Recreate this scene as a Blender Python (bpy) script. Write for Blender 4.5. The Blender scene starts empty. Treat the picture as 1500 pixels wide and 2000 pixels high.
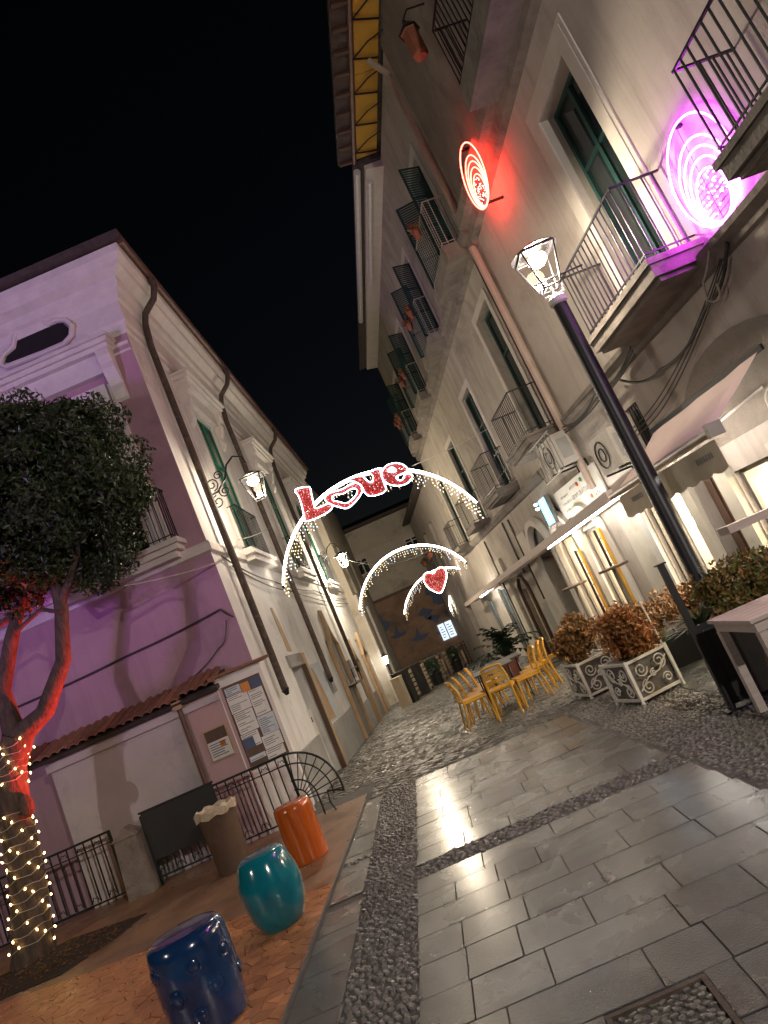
import bpy, bmesh, math, random
import numpy as np
from mathutils import Vector, Matrix
random.seed(7); RNG = np.random.default_rng(11)
SC = bpy.context.scene; COL = SC.collection
# ------------------------------------------------------------------ camera
F_PX, ROLL, PITCH, CAMH = 1353.0, math.radians(23.6), math.radians(9.8), 1.8
_fwd = np.array([0, math.cos(PITCH), math.sin(PITCH)]); _r0 = np.array([1.0, 0, 0]); _u0 = np.cross(_r0, _fwd)
_c, _s = math.cos(ROLL), math.sin(ROLL); CAM = np.array([0, 0, CAMH])
cam = bpy.data.cameras.new('camera'); camo = bpy.data.objects.new('camera', cam); COL.objects.link(camo)
cx, cy, cz = _r0*_c-_u0*_s, _r0*_s+_u0*_c, -_fwd
camo.matrix_world = Matrix(((cx[0], cy[0], cz[0], 0), (cx[1], cy[1], cz[1], 0), (cx[2], cy[2], cz[2], CAMH), (0, 0, 0, 1)))
cam.sensor_fit = 'VERTICAL'; cam.sensor_height = 36.0; cam.lens = 36.0*F_PX/2000.0
cam.clip_start = 0.05; cam.clip_end = 2000
SC.camera = camo
# ------------------------------------------------------------------ world (night sky) and exposure
W = bpy.data.worlds.new('World'); SC.world = W; W.use_nodes = True
nt = W.node_tree; bg = nt.nodes['Background']
sky = nt.nodes.new('ShaderNodeTexSky'); sky.sky_type = 'NISHITA'; sky.sun_disc = False
sky.sun_elevation = math.radians(-4.0); sky.sun_rotation = math.radians(20)
nt.links.new(sky.outputs[0], bg.inputs[0]); bg.inputs[1].default_value = 0.02
SC.view_settings.view_transform = 'Standard'; SC.view_settings.look = 'None'
SC.view_settings.gamma = 1.0; SC.view_settings.exposure = 1.22
SC.cycles.use_denoising = True
SC.cycles.max_bounces = 6; SC.cycles.diffuse_bounces = 3; SC.cycles.glossy_bounces = 3
SC.cycles.transparent_max_bounces = 12; SC.cycles.sample_clamp_indirect = 4.0
SC.cycles.caustics_reflective = False; SC.cycles.caustics_refractive = False
# ------------------------------------------------------------------ pixel helpers (photograph 1500x2000)
def ray(x, y):
    px, py = x-750, y-1000; r = px*_c-py*_s; d = px*_s+py*_c
    v = _fwd*F_PX+_r0*r-_u0*d; return v/np.linalg.norm(v)
def on_y(x, y, Y): v = ray(x, y); return CAM+v*(Y/v[1])
def on_x(x, y, X): v = ray(x, y); return CAM+v*(X/v[0])
def on_z(x, y, z=0.0): v = ray(x, y); return CAM+v*((z-CAMH)/v[2])
# right-hand facade frame: (u along the street, off towards the street, z)
TH = math.radians(5.57); RO = np.array([4.6, 0, 0.0]); DR = np.array([-math.sin(TH), math.cos(TH), 0]); NR = np.array([-math.cos(TH), -math.sin(TH), 0])
def TR(u, o, z): p = RO+DR*u+NR*o; return (p[0], p[1], z)
XL = -2.8; YP = 10.85
def TL(u, o, z): return (XL+o, u, z)           # white street side of the left building
def TP(u, o, z): return (u, YP-o, z)           # mauve gable side of the left building
def TI(x, y, z): return (x, y, z)
def on_r(x, y, off=0.0):
    v = ray(x, y); t = ((RO-CAM)@NR+off)/(v@NR); P = CAM+v*t
    return (P-RO)@DR, P[2]
def gz(y): return 0.0 if y < 10 else (-.03*(y-10) if y < 45 else -1.05)
# ------------------------------------------------------------------ mesh builder
class MB:
    def __init__(s, T=TI): s.v = []; s.f = []; s.T = T
    def add(s, vs, fs):
        n = len(s.v); s.v += [s.T(*p) for p in vs]; s.f += [tuple(n+i for i in f) for f in fs]; return s
    def box(s, a0, a1, b0, b1, c0, c1):
        return s.add([(a0,b0,c0),(a1,b0,c0),(a1,b1,c0),(a0,b1,c0),(a0,b0,c1),(a1,b0,c1),(a1,b1,c1),(a0,b1,c1)],
                     [(0,3,2,1),(4,5,6,7),(0,1,5,4),(1,2,6,5),(2,3,7,6),(3,0,4,7)])
    def quad(s, *p): return s.add(p, [(0,1,2,3)])
    def prism(s, poly, ax, a0, a1):
        """polygon in the two axes other than ax, extruded along ax"""
        def mk(p, a): return (a, p[0], p[1]) if ax == 0 else ((p[0], a, p[1]) if ax == 1 else (p[0], p[1], a))
        n = len(poly)
        return s.add([mk(p, a0) for p in poly]+[mk(p, a1) for p in poly],
                     [tuple(range(n-1, -1, -1)), tuple(range(n, 2*n))]+[(i, (i+1) % n, n+(i+1) % n, n+i) for i in range(n)])
    def tube(s, pts, r, n=6, closed=False):
        P = [Vector(p) for p in pts]; m = len(P); vs = []; fs = []
        rr = r if isinstance(r, (list, tuple)) else [r]*m
        up = None
        for i, p in enumerate(P):
            if closed: t = (P[(i+1) % m]-P[i-1])
            else: t = P[min(i+1, m-1)]-P[max(i-1, 0)]
            t = t.normalized() if t.length > 1e-9 else Vector((0, 0, 1))
            if up is None:
                up = Vector((0, 0, 1)) if abs(t.z) < .9 else Vector((1, 0, 0))
            a = (up-t*up.dot(t))
            a = a.normalized() if a.length > 1e-6 else t.orthogonal().normalized()
            b = t.cross(a); up = a
            for k in range(n):
                an = 2*math.pi*k/n; q = p+(a*math.cos(an)+b*math.sin(an))*rr[i]; vs.append(tuple(q))
        for i in range(m if closed else m-1):
            j = (i+1) % m
            for k in range(n): fs.append((i*n+k, i*n+(k+1) % n, j*n+(k+1) % n, j*n+k))
        if not closed: fs += [tuple(range(n-1, -1, -1)), tuple(range((m-1)*n, m*n))]
        return s.add(vs, fs)
    def lathe(s, prof, c=(0,0,0), n=24, cap=True):
        vs = []; fs = []; m = len(prof)
        for r, z in prof:
            for k in range(n): a = 2*math.pi*k/n; vs.append((c[0]+r*math.cos(a), c[1]+r*math.sin(a), c[2]+z))
        for i in range(m-1):
            for k in range(n): fs.append((i*n+k, i*n+(k+1) % n, (i+1)*n+(k+1) % n, (i+1)*n+k))
        if cap: fs += [tuple(range(n-1, -1, -1)), tuple(range((m-1)*n, m*n))]
        return s.add(vs, fs)
    def sweep(s, prof, u0, u1):
        n = len(prof); return s.prism(prof, 0, u0, u1)
    def mesh(s, name, org=(0,0,0), smooth=False, fix=True):
        me = bpy.data.meshes.new(name)
        v = np.array(s.v, float)-np.array(org)
        me.from_pydata(v.tolist(), [], s.f); 
        if fix:
            bm = bmesh.new(); bm.from_mesh(me); bmesh.ops.recalc_face_normals(bm, faces=bm.faces); bm.to_mesh(me); bm.free()
        if smooth:
            me.polygons.foreach_set('use_smooth', [True]*len(me.polygons))
            me.set_sharp_from_angle(angle=math.radians(42))
        me.update(); return me
ORG = {}
def tag(o, label, cat, group=None):
    o['label'] = label; o['category'] = cat
    if group: o['group'] = group
    return o
def root(name, loc, label, cat, group=None):
    o = bpy.data.objects.new(name, None); COL.objects.link(o); o.location = loc; o.empty_display_size = .2
    ORG[o.name] = np.array(loc, float); return tag(o, label, cat, group)
def put(name, mb, mat, parent=None, smooth=False, loc=None, label=None, fix=True):
    """one mesh object; vertices are given in world space"""
    org = ORG[parent.name] if parent is not None else np.array(loc if loc is not None else (0,0,0), float)
    me = mb.mesh(name, org, smooth, fix) if isinstance(mb, MB) else mb
    if mat is not None and isinstance(mb, MB): me.materials.append(mat)
    o = bpy.data.objects.new(name, me); COL.objects.link(o)
    if parent is not None: o.parent = parent
    else: o.location = org
    ORG[o.name] = org
    if label: o['label'] = label
    return o
def inst(name, me, pos, parent, rot=(0,0,0), scale=(1,1,1)):
    """shared mesh at a world position"""
    o = bpy.data.objects.new(name, me); COL.objects.link(o); o.parent = parent
    o.location = np.array(pos)-(ORG[parent.name] if parent is not None else 0); o.rotation_euler = rot; o.scale = scale
    ORG[o.name] = ORG[parent.name] if parent is not None else np.array(pos); return o
def copy_tree(o, parent=None):
    c = o.copy(); COL.objects.link(c); c.parent = parent
    for ch in o.children: copy_tree(ch, c)
    return c
def struct(o, kind='structure'): o['kind'] = kind; return o
def arc(cxy, r, a0, a1, n=16, ry=None):
    ry = r if ry is None else ry
    return [(cxy[0]+r*math.cos(a0+(a1-a0)*i/n), cxy[1]+ry*math.sin(a0+(a1-a0)*i/n)) for i in range(n+1)]
# ------------------------------------------------------------------ materials
def nodes(name):
    m = bpy.data.materials.new(name); m.use_nodes = True; t = m.node_tree; b = t.nodes['Principled BSDF']; return m, t, b
def mat(name, c1, c2=None, scale=3.0, rough=.75, rough2=None, metal=0.0, bump=0.0, bscale=30.0, stain=None, sscale=.7, rand=0.0, spec=.5, coat=0.0, stretch=None, streak=None):
    m, t, b = nodes(name); L = t.links.new
    tc = t.nodes.new('ShaderNodeNewGeometry'); src = tc.outputs['Position']
    if stretch:
        mp = t.nodes.new('ShaderNodeMapping'); mp.inputs['Scale'].default_value = stretch; L(src, mp.inputs[0]); src = mp.outputs[0]
    c2 = c2 or tuple(x*.7 for x in c1)
    nz = t.nodes.new('ShaderNodeTexNoise'); nz.inputs['Scale'].default_value = scale; nz.inputs['Detail'].default_value = 7; nz.inputs['Roughness'].default_value = .62; L(src, nz.inputs['Vector'])
    cr = t.nodes.new('ShaderNodeValToRGB'); cr.color_ramp.elements[0].position = .32; cr.color_ramp.elements[1].position = .68
    cr.color_ramp.elements[0].color = (*c2, 1); cr.color_ramp.elements[1].color = (*c1, 1); L(nz.outputs['Fac'], cr.inputs[0]); col = cr.outputs[0]
    if stain:
        n2 = t.nodes.new('ShaderNodeTexNoise'); n2.inputs['Scale'].default_value = sscale; n2.inputs['Detail'].default_value = 9; n2.inputs['Roughness'].default_value = .7
        n2.inputs['Distortion'].default_value = .6; L(src, n2.inputs['Vector'])
        r2 = t.nodes.new('ShaderNodeMapRange'); r2.inputs[1].default_value = .52; r2.inputs[2].default_value = .72; L(n2.outputs['Fac'], r2.inputs[0])
        mx = t.nodes.new('ShaderNodeMix'); mx.data_type = 'RGBA'; L(r2.outputs[0], mx.inputs[0]); L(col, mx.inputs[6]); mx.inputs[7].default_value = (*stain, 1); col = mx.outputs[2]
    if streak:
        ms = t.nodes.new('ShaderNodeMapping'); ms.inputs['Scale'].default_value = (2.2, 2.2, .16); L(tc.outputs['Position'], ms.inputs[0])
        n4 = t.nodes.new('ShaderNodeTexNoise'); n4.inputs['Scale'].default_value = 1.6; n4.inputs['Detail'].default_value = 8; n4.inputs['Roughness'].default_value = .7; L(ms.outputs[0], n4.inputs['Vector'])
        r4 = t.nodes.new('ShaderNodeMapRange'); r4.inputs[1].default_value = .50; r4.inputs[2].default_value = .80; r4.inputs[4].default_value = .85; L(n4.outputs['Fac'], r4.inputs[0])
        mx4 = t.nodes.new('ShaderNodeMix'); mx4.data_type = 'RGBA'; L(r4.outputs[0], mx4.inputs[0]); L(col, mx4.inputs[6]); mx4.inputs[7].default_value = (*streak, 1); col = mx4.outputs[2]
    if rand:
        oi = t.nodes.new('ShaderNodeObjectInfo'); mr = t.nodes.new('ShaderNodeMapRange'); mr.inputs[3].default_value = 1-rand; mr.inputs[4].default_value = 1+rand; L(oi.outputs['Random'], mr.inputs[0])
        hs = t.nodes.new('ShaderNodeHueSaturation'); L(mr.outputs[0], hs.inputs['Value']); L(col, hs.inputs['Color']); col = hs.outputs[0]
    L(col, b.inputs['Base Color'])
    if rough2 is not None:
        n3 = t.nodes.new('ShaderNodeTexNoise'); n3.inputs['Scale'].default_value = 1.6; n3.inputs['Detail'].default_value = 6; L(tc.outputs['Position'], n3.inputs['Vector'])
        m3 = t.nodes.new('ShaderNodeMapRange'); m3.inputs[1].default_value = .35; m3.inputs[2].default_value = .65; m3.inputs[3].default_value = rough; m3.inputs[4].default_value = rough2
        L(n3.outputs['Fac'], m3.inputs[0]); L(m3.outputs[0], b.inputs['Roughness'])
    else: b.inputs['Roughness'].default_value = rough
    b.inputs['Metallic'].default_value = metal; b.inputs['Specular IOR Level'].default_value = spec
    if coat: b.inputs['Coat Weight'].default_value = coat; b.inputs['Coat Roughness'].default_value = .05 if rough2 is None else .22
    if bump:
        nb = t.nodes.new('ShaderNodeTexNoise'); nb.inputs['Scale'].default_value = bscale; nb.inputs['Detail'].default_value = 5; L(src, nb.inputs['Vector'])
        bp = t.nodes.new('ShaderNodeBump'); bp.inputs['Strength'].default_value = bump; bp.inputs['Distance'].default_value = .02; L(nb.outputs['Fac'], bp.inputs['Height']); L(bp.outputs[0], b.inputs['Normal'])
    return m
def emi(name, col, s):
    m, t, b = nodes(name); t.nodes.remove(b); e = t.nodes.new('ShaderNodeEmission'); e.inputs[0].default_value = (*col, 1); e.inputs[1].default_value = s
    t.links.new(e.outputs[0], t.nodes['Material Output'].inputs[0]); return m
def pane_mat(name, tint=(1,1,1), refl=.12):
    m, t, b = nodes(name); t.nodes.remove(b); L = t.links.new
    tr = t.nodes.new('ShaderNodeBsdfTransparent'); tr.inputs[0].default_value = (*tint, 1); g = t.nodes.new('ShaderNodeBsdfGlossy'); g.inputs['Roughness'].default_value = .03
    mx = t.nodes.new('ShaderNodeMixShader'); mx.inputs[0].default_value = refl; L(tr.outputs[0], mx.inputs[1]); L(g.outputs[0], mx.inputs[2]); L(mx.outputs[0], t.nodes['Material Output'].inputs[0]); return m
M = dict(
 white=mat('white_plaster', (.72,.72,.70), (.63,.63,.61), 2.2, .85, bump=.25, bscale=60, stain=(.46,.44,.40), sscale=.9, streak=(.40,.38,.34)),
 trim=mat('white_trim', (.68,.65,.62), (.58,.55,.52), 4, .75, bump=.15, bscale=70),
 mauve=mat('mauve_plaster', (.42,.26,.315), (.37,.225,.275), 1.6, .85, bump=.2, bscale=70, stain=(.26,.16,.20), sscale=.5, streak=(.25,.16,.19)),
 annex=mat('pale_plaster', (.52,.46,.47), (.43,.38,.39), 1.2, .85, bump=.25, bscale=50, stain=(.32,.28,.31), sscale=.9),
 pinkp=mat('pink_plaster', (.50,.33,.33), (.45,.29,.29), 3, .85, bump=.2, bscale=60),
 beige=mat('beige_plaster', (.47,.42,.375), (.40,.355,.315), 1.7, .88, bump=.3, bscale=55, stain=(.32,.28,.245), sscale=.55, streak=(.25,.215,.185)),
 beige2=mat('aged_plaster', (.45,.40,.34), (.35,.31,.26), 1.5, .9, bump=.4, bscale=40, stain=(.21,.185,.155), sscale=.75, streak=(.17,.15,.125)),
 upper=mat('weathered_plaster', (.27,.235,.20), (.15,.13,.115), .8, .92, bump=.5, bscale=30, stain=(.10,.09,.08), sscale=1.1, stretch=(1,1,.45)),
 frame=mat('stucco_frame', (.58,.53,.47), (.50,.46,.40), 4, .8, bump=.2, bscale=60),
 shopp=mat('shop_plaster', (.60,.56,.47), (.50,.46,.38), 2, .85, bump=.3, bscale=40, stain=(.33,.29,.23), sscale=1.2),  # cream plaster of the shop walls, its own colour
 cornice=mat('stone_slab_edge', (.25,.22,.19), (.15,.13,.11), 3, .9, bump=.6, bscale=25, stain=(.08,.07,.06), sscale=1.5),
 grey=mat('grey_plinth', (.30,.30,.29), (.25,.25,.24), 3, .8, bump=.3, bscale=40, stain=(.18,.17,.16), sscale=1.1),
 lunette=mat('rough_render', (.26,.225,.19), (.21,.18,.15), 6, .95, bump=.8, bscale=50),
 green=mat('green_shutter', (.025,.20,.125), (.018,.15,.095), 6, .5),
 dgreen=mat('dark_green_shutter', (.018,.065,.058), (.012,.045,.04), 6, .5),
 iron=mat('black_iron', (.018,.018,.02), (.01,.01,.012), 20, .45, metal=.3),
 giron=mat('green_black_iron', (.012,.022,.02), (.008,.012,.012), 20, .4, metal=.3),
 lampiron=mat('lamp_post_paint', (.022,.021,.024), (.016,.015,.018), 9, .42, metal=.2),
 rust=mat('rusty_pipe', (.085,.06,.045), (.04,.03,.025), 14, .7, bump=.4, bscale=60, stain=(.16,.12,.09), sscale=6),
 bpipe=mat('brown_pipe', (.13,.06,.045), (.09,.04,.03), 9, .5),
 wpipe=mat('beige_pipe', (.42,.33,.28), (.36,.28,.23), 5, .6),
 tile=mat('clay_tile', (.28,.13,.075), (.17,.08,.05), 9, .85, bump=.4, bscale=40, rand=.25),
 rooft=mat('dark_roof_tile', (.09,.07,.06), (.05,.04,.035), 8, .9, bump=.4, bscale=30),
 dark=mat('dark_interior', (.012,.012,.014), (.008,.008,.01), 3, .6),
 glass=mat('dark_window_glass', (.02,.03,.03), (.012,.018,.02), 2, .08, spec=.6),
 wood=mat('dark_wood', (.10,.055,.035), (.06,.032,.02), 6, .6, stretch=(8,8,1)),
 sand=mat('sandstone_jamb', (.46,.32,.19), (.36,.245,.14), 5, .8, bump=.3, bscale=50),
 wframe=mat('white_paint', (.60,.58,.54), (.52,.5,.46), 8, .5),
 yellow=mat('yellow_soffit', (.52,.30,.03), (.45,.25,.025), 2, .7),
 black=mat('black_paint', (.012,.011,.011), (.009,.008,.008), 8, .55),
 pane=pane_mat('clear_pane', refl=.04),
 slab=mat('basalt_slab', (.092,.095,.086), (.050,.053,.048), 2.0, .09, rough2=.44, bump=.5, bscale=110, stain=(.055,.052,.048), sscale=.9, rand=.38, spec=.5, coat=.5),
 joint=mat('paving_joint', (.12,.115,.105), (.06,.058,.052), 12, .8, bump=.5, bscale=80),
 cob=mat('basalt_cobble', (.21,.20,.18), (.11,.105,.095), 14, .25, rough2=.5, bump=.4, bscale=60, spec=.5),
 setts=mat('street_setts', (.15,.142,.122), (.075,.071,.06), 5, .2, rough2=.42, bump=.5, bscale=50, stain=(.05,.047,.04), sscale=1.3),
 terra=mat('terracotta_piece', (.56,.255,.105), (.38,.165,.07), 7, .22, rough2=.42, bump=.2, bscale=60, rand=.34),
 terrad=mat('brown_concrete', (.31,.185,.105), (.21,.125,.072), 2.5, .25, rough2=.5, bump=.3, bscale=60, stain=(.08,.05,.035), sscale=1.2),
 grout=mat('dark_grout', (.04,.03,.025), (.025,.02,.018), 20, .8),
 soil=mat('soil', (.055,.038,.024), (.02,.014,.01), 22, .95, bump=1.0, bscale=60),
 bark=mat('bark', (.13,.09,.065), (.05,.035,.025), 9, .9, bump=1.0, bscale=24, stain=(.03,.022,.016), sscale=5, stretch=(1.6,1.6,.5)),
 leaf=mat('ficus_leaf', (.042,.066,.022), (.018,.031,.012), 1.3, .42, spec=.4),
 hleaf=mat('hedge_leaf', (.14,.135,.03), (.075,.09,.022), 3, .5),
 oleaf=mat('orange_leaf', (.40,.14,.03), (.18,.09,.028), 4, .55),
 oleaf2=mat('rusty_leaf', (.32,.13,.03), (.14,.095,.028), 4, .55),
 spike=mat('spiky_leaf', (.09,.11,.035), (.05,.07,.025), 3, .45),
 palm=mat('palm_leaf', (.025,.05,.022), (.014,.03,.014), 3, .4),
 blue=mat('blue_glaze', (.010,.045,.14), (.006,.022,.07), 3, .15, coat=.6, stain=(.006,.016,.05), sscale=4, bump=.12, bscale=9),
 teal=mat('teal_glaze', (.006,.20,.245), (.005,.13,.18), 3, .15, coat=.6, stain=(.004,.085,.13), sscale=3, bump=.1, bscale=9),
 orange=mat('orange_glaze', (.56,.125,.012), (.38,.07,.01), 4, .18, coat=.5, stretch=(6,6,.6), stain=(.26,.045,.008), sscale=2, bump=.1, bscale=3),
 stone=mat('stone_pillar', (.26,.22,.19), (.17,.145,.125), 6, .9, bump=.6, bscale=40, stain=(.10,.085,.07), sscale=2.5),
 bin=mat('brown_bin', (.12,.075,.05), (.085,.052,.035), 6, .55),
 bag=mat('plastic_bag', (.55,.46,.32), (.42,.35,.24), 14, .3, bump=.6, bscale=30),
 chair=mat('yellow_chair', (.64,.34,.03), (.52,.26,.022), 5, .42),
 ttop=mat('dark_table_top', (.045,.036,.03), (.03,.025,.02), 7, .5),
 planter=mat('white_wrought_iron', (.72,.69,.62), (.60,.57,.50), 10, .55),
 pbox=mat('planter_box', (.20,.18,.16), (.13,.115,.10), 5, .8, bump=.3, bscale=30),
 wtable=mat('pale_wood', (.56,.47,.43), (.46,.38,.35), 3, .55, stretch=(1,12,12)),
 gbox=mat('grey_metal_box', (.21,.20,.18), (.15,.14,.125), 5, .45, metal=.3),
 awn=mat('pale_awning_cloth', (.56,.44,.42), (.50,.39,.37), 2, .85),
 val=mat('cream_valance', (.66,.59,.45), (.58,.51,.38), 5, .85),
 alu=mat('aluminium_bar', (.55,.52,.48), (.47,.44,.41), 8, .35, metal=.5),
 acbox=mat('air_con_casing', (.42,.39,.35), (.34,.31,.28), 6, .5),
 sign=mat('sign_panel', (.58,.56,.51), (.53,.51,.46), 5, .5),
 ink=mat('faded_ink', (.10,.10,.11), (.07,.07,.08), 9, .7),
 inkr=mat('red_print', (.45,.06,.05), (.40,.05,.045), 9, .7),
 inkg=mat('green_print', (.06,.28,.12), (.05,.24,.10), 9, .7),
 inko=mat('orange_print', (.55,.22,.05), (.50,.19,.04), 9, .7),
 inkb=mat('blue_print', (.05,.08,.16), (.04,.06,.13), 9, .6),
 paper=mat('notice_paper', (.66,.65,.62), (.56,.56,.54), 9, .8),
 paper2=mat('bluish_paper', (.50,.55,.60), (.42,.47,.53), 9, .8),
 cream=mat('cream_paint', (.58,.47,.32), (.50,.40,.27), 5, .7),
 endw=mat('end_house_plaster', (.52,.47,.39), (.43,.38,.31), 1.2, .9, bump=.3, bscale=30, stain=(.22,.19,.15), sscale=.7),
 wire=mat('grey_cable', (.05,.045,.04), (.03,.028,.025), 9, .6),
 wwire=mat('pale_cable', (.45,.42,.38), (.38,.35,.31), 9, .6),
 mesh=mat('neon_backing_wire', (.10,.05,.10), (.08,.04,.08), 9, .5),
 pot=mat('clay_pot', (.30,.10,.055), (.22,.07,.04), 7, .7),
 geran=mat('geranium', (.30,.07,.04), (.10,.09,.03), 9, .6),
 bulb=emi('lamp_bulb', (1,.82,.55), 14.0), fairy=emi('fairy_bulb', (1,.62,.22), 7.0), ice=emi('icicle_led', (1,.70,.34), 2.6), iceb=emi('cool_icicle_led', (.75,.85,1), 2.2),
 led=emi('white_led_tube', (1,.88,.72), 14.0), ledc=emi('cool_led_tube', (.78,.92,1), 7.0), redled=emi('red_led', (1,.05,.045), .6), pinkled=emi('pink_led', (1,.5,.45), 1.2),
 neonp=emi('magenta_neon', (.76,.075,1.0), 22.0), neonr=emi('red_neon', (1,.035,.022), 20.0), neonpd=emi('magenta_dot', (1,.55,1), 6.0), neonrd=emi('red_dot', (1,.30,.25), 6.0),
 coolsign=emi('cool_lightbox', (.10,.55,1.0), 4.0), litpanel=emi('lit_menu', (.72,.86,1), .55), warmlight=emi('shop_ceiling_lamp', (1,.82,.56), 55.0), ledstrip=emi('awning_led_strip', (1,.95,.86), 45.0), white_l=emi('shop_globe', (1,.95,.85), 14.0), tub=emi('cool_shop_tube', (.6,.9,1), 6.0),
)
# ================================================================== ground and paving
g = MB(); ys = [-60, -5, 0, 5, 10, 15, 20, 30, 45, 120, 400]; xs = [-400, -40, -10, 0, 10, 40, 400]
for y in ys:
    for x in xs: g.v.append((x, y, gz(y)-.03))
for i in range(len(ys)-1):
    for j in range(len(xs)-1): a = i*len(xs)+j; g.f.append((a, a+1, a+1+len(xs), a+len(xs)))
ground = struct(put('ground', g, M['joint']))
def slab_me(w, d, h=.03, bev=.003):
    m = MB(); x, y = w/2, d/2
    m.v = [(-x,-y,-h),(x,-y,-h),(x,y,-h),(-x,y,-h),(-x,-y,-bev),(x,-y,-bev),(x,y,-bev),(-x,y,-bev),(-x+bev,-y+bev,0),(x-bev,-y+bev,0),(x-bev,y-bev,0),(-x+bev,y-bev,0)]
    m.f = [(0,1,5,4),(1,2,6,5),(2,3,7,6),(3,0,4,7),(4,5,9,8),(5,6,10,9),(6,7,11,10),(7,4,8,11),(8,9,10,11)]
    me = m.mesh('stone_slab'); me.materials.append(M['slab']); return me
pav = struct(put('pavement', MB().quad((-1.76,1.5,-.009),(3.9,1.5,-.009),(3.9,9.62,-.009),(-1.76,9.62,-.009)), M['joint']))
SL = {}
def slab(x0, x1, y0, y1, par, gap=.005):
    w, d = round(x1-x0-gap, 3), round(y1-y0-gap, 3)
    k = (w, d)
    if k not in SL: SL[k] = slab_me(w, d)
    return inst('stone_slab', SL[k], ((x0+x1)/2, (y0+y1)/2, random.uniform(-.0025, .0025)), par, (random.uniform(-.004,.004), random.uniform(-.004,.004), 0))
def xr(y): return 1.72-.062*y*1.02+.02*0+0.18      # right border of the slab carpet
def xl(y): return -.87-.0285*(y-3.85)
cuts = [1.87, 2.23, 2.59, 2.95, 3.31, 3.67, 4.05, 4.43, 4.80, 5.16, 5.50, 5.86]; rows = list(zip(cuts, cuts[1:]))
cuts = [6.20+3.38*i/9 for i in range(10)]; rows += list(zip(cuts, cuts[1:]))
for (a, b) in rows:
    if b-a < .1: continue
    m = (a+b)/2; x = xl(m); end = 1.92-.085*m if m > 4.5 else 3.2
    x += 0; first = True
    while x < end-.05:
        L = random.choice([.32, .42, .5, .58, .7]) if not first else random.choice([.3, .45, .55, .65]); first = False
        x2 = min(x+L, end)
        if end-x2 < .2: x2 = end
        if not (x2 > .0 and x < .46 and a < 3.2 and b > 2.2): slab(x, x2, a, b, pav)
        elif x < .0: slab(x, .0, a, b, pav)
        elif x2 > .46: slab(.46, x2, a, b, pav)
        x = x2
y = 2.6
while y < 9.4:      # narrow grey slab course along the terracotta edge
    d = random.choice([.45, .55, .62]); slab(-1.735, -1.36-.028*(y-4), y, y+d, pav); y += d
    if 5.9 < y < 6.1 or 6.9 < y < 7.05: y += .14
y = 4.0
while y < 9.6:      # slabs under the planters
    d = .55; x = max(2.02+.0*y, 2.5-.1*y+.6)
    while x < 3.9: slab(x, min(x+.9, 3.95), y, y+d, pav); x += .9
    y += d
def cobbles(poly_fn, y0, y1, s, name, par, material, jit=.3, hgt=.02, zf=None, sx=1.0, rot=0.0):
    m = MB(); y = y0; k = 0; sy = s
    while y < y1:
        x0, x1 = poly_fn(y); x = x0+(s*sx*.5 if k % 2 else 0)
        while x < x1-s*sx*.35:
            w = s*sx*random.uniform(.74, .96); d = sy*random.uniform(.74, .96); cx_ = x+s*sx*.5+random.uniform(-jit, jit)*s*.35; cy_ = y+sy*.5+random.uniform(-jit, jit)*s*.35
            z = (zf(cy_) if zf else 0)+random.uniform(-.35, .3)*hgt; a = random.uniform(-.45, .45)*jit+rot
            ca, sa = math.cos(a), math.sin(a); n = 6; vs = []
            rr = [random.uniform(.85, 1.12) for _ in range(n)]
            tx_, ty_ = random.uniform(-.5,.5)*hgt, random.uniform(-.5,.5)*hgt
            for (sc, zz) in ((1.0, -.03), (.97, -.3*hgt), (.72, .3*hgt)):
                for q in range(n):
                    an = 2*math.pi*q/n; dx, dy = math.cos(an)*w*.55*sc*rr[q], math.sin(an)*d*.55*sc*rr[q]
                    vs.append((cx_+dx*ca-dy*sa, cy_+dx*sa+dy*ca, z+zz+((tx_*math.cos(an)+ty_*math.sin(an)+random.uniform(-.15,.15)*hgt) if sc < .98 else 0)))
            fs = [(i*n+q, i*n+(q+1) % n, (i+1)*n+(q+1) % n, (i+1)*n+q) for i in range(2) for q in range(n)]+[tuple(range(2*n, 3*n))]
            m.add(vs, fs); x += s*sx
        y += sy; k += 1
    o = put(name, m, material, par, smooth=False, fix=False); return struct(o, 'stuff')
cobbles(lambda y: (-1.355-.028*(y-4), -.875-.0285*(y-3.85)), 2.4, 9.6, .047, 'cobbles', pav, M['cob'], 1.0, .014)
cobbles(lambda y: (-.9, 1.92-.085*y), 5.875, 6.18, .05, 'cobbles', pav, M['cob'], 1.0, .014)
cobbles(lambda y: (-1.735, -1.41), 7.0, 7.13, .05, 'cobbles', pav, M['cob'], 1.0, .014)
cobbles(lambda y: (1.95-.085*y, max(2.0, 2.5-.1*y+.58)), 4.4, 9.62, .05, 'cobbles', pav, M['cob'], 1.0, .012)
cobbles(lambda y: (.035, .425), 2.2, 3.24, .03, 'cobbles', pav, M['setts'], 1.0, .005, sx=1.6)
mh = put('manhole_frame', MB().box(.0,.46,3.255,3.28,-.03,.006).box(.0,.025,2.1,3.255,-.03,.006).box(.435,.46,2.1,3.255,-.03,.006), M['rust'], pav)
street = struct(put('street', MB().quad((-2.9,9.6,-.027),(4.2,9.6,-.027),(3.2,46,gz(46)-.02),(-2.9,46,gz(46)-.02)), M['joint']))
street.data.clear_geometry()
sm = MB()
for i, yy in enumerate((9.62, 10, 20, 45)):
    sm.v += [(-2.95, yy, gz(yy)-.007), (4.3, yy, gz(yy)-.007)]
sm.f = [(0,1,3,2),(2,3,5,4),(4,5,7,6)]
street.data.from_pydata(sm.v, [], sm.f)
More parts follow.
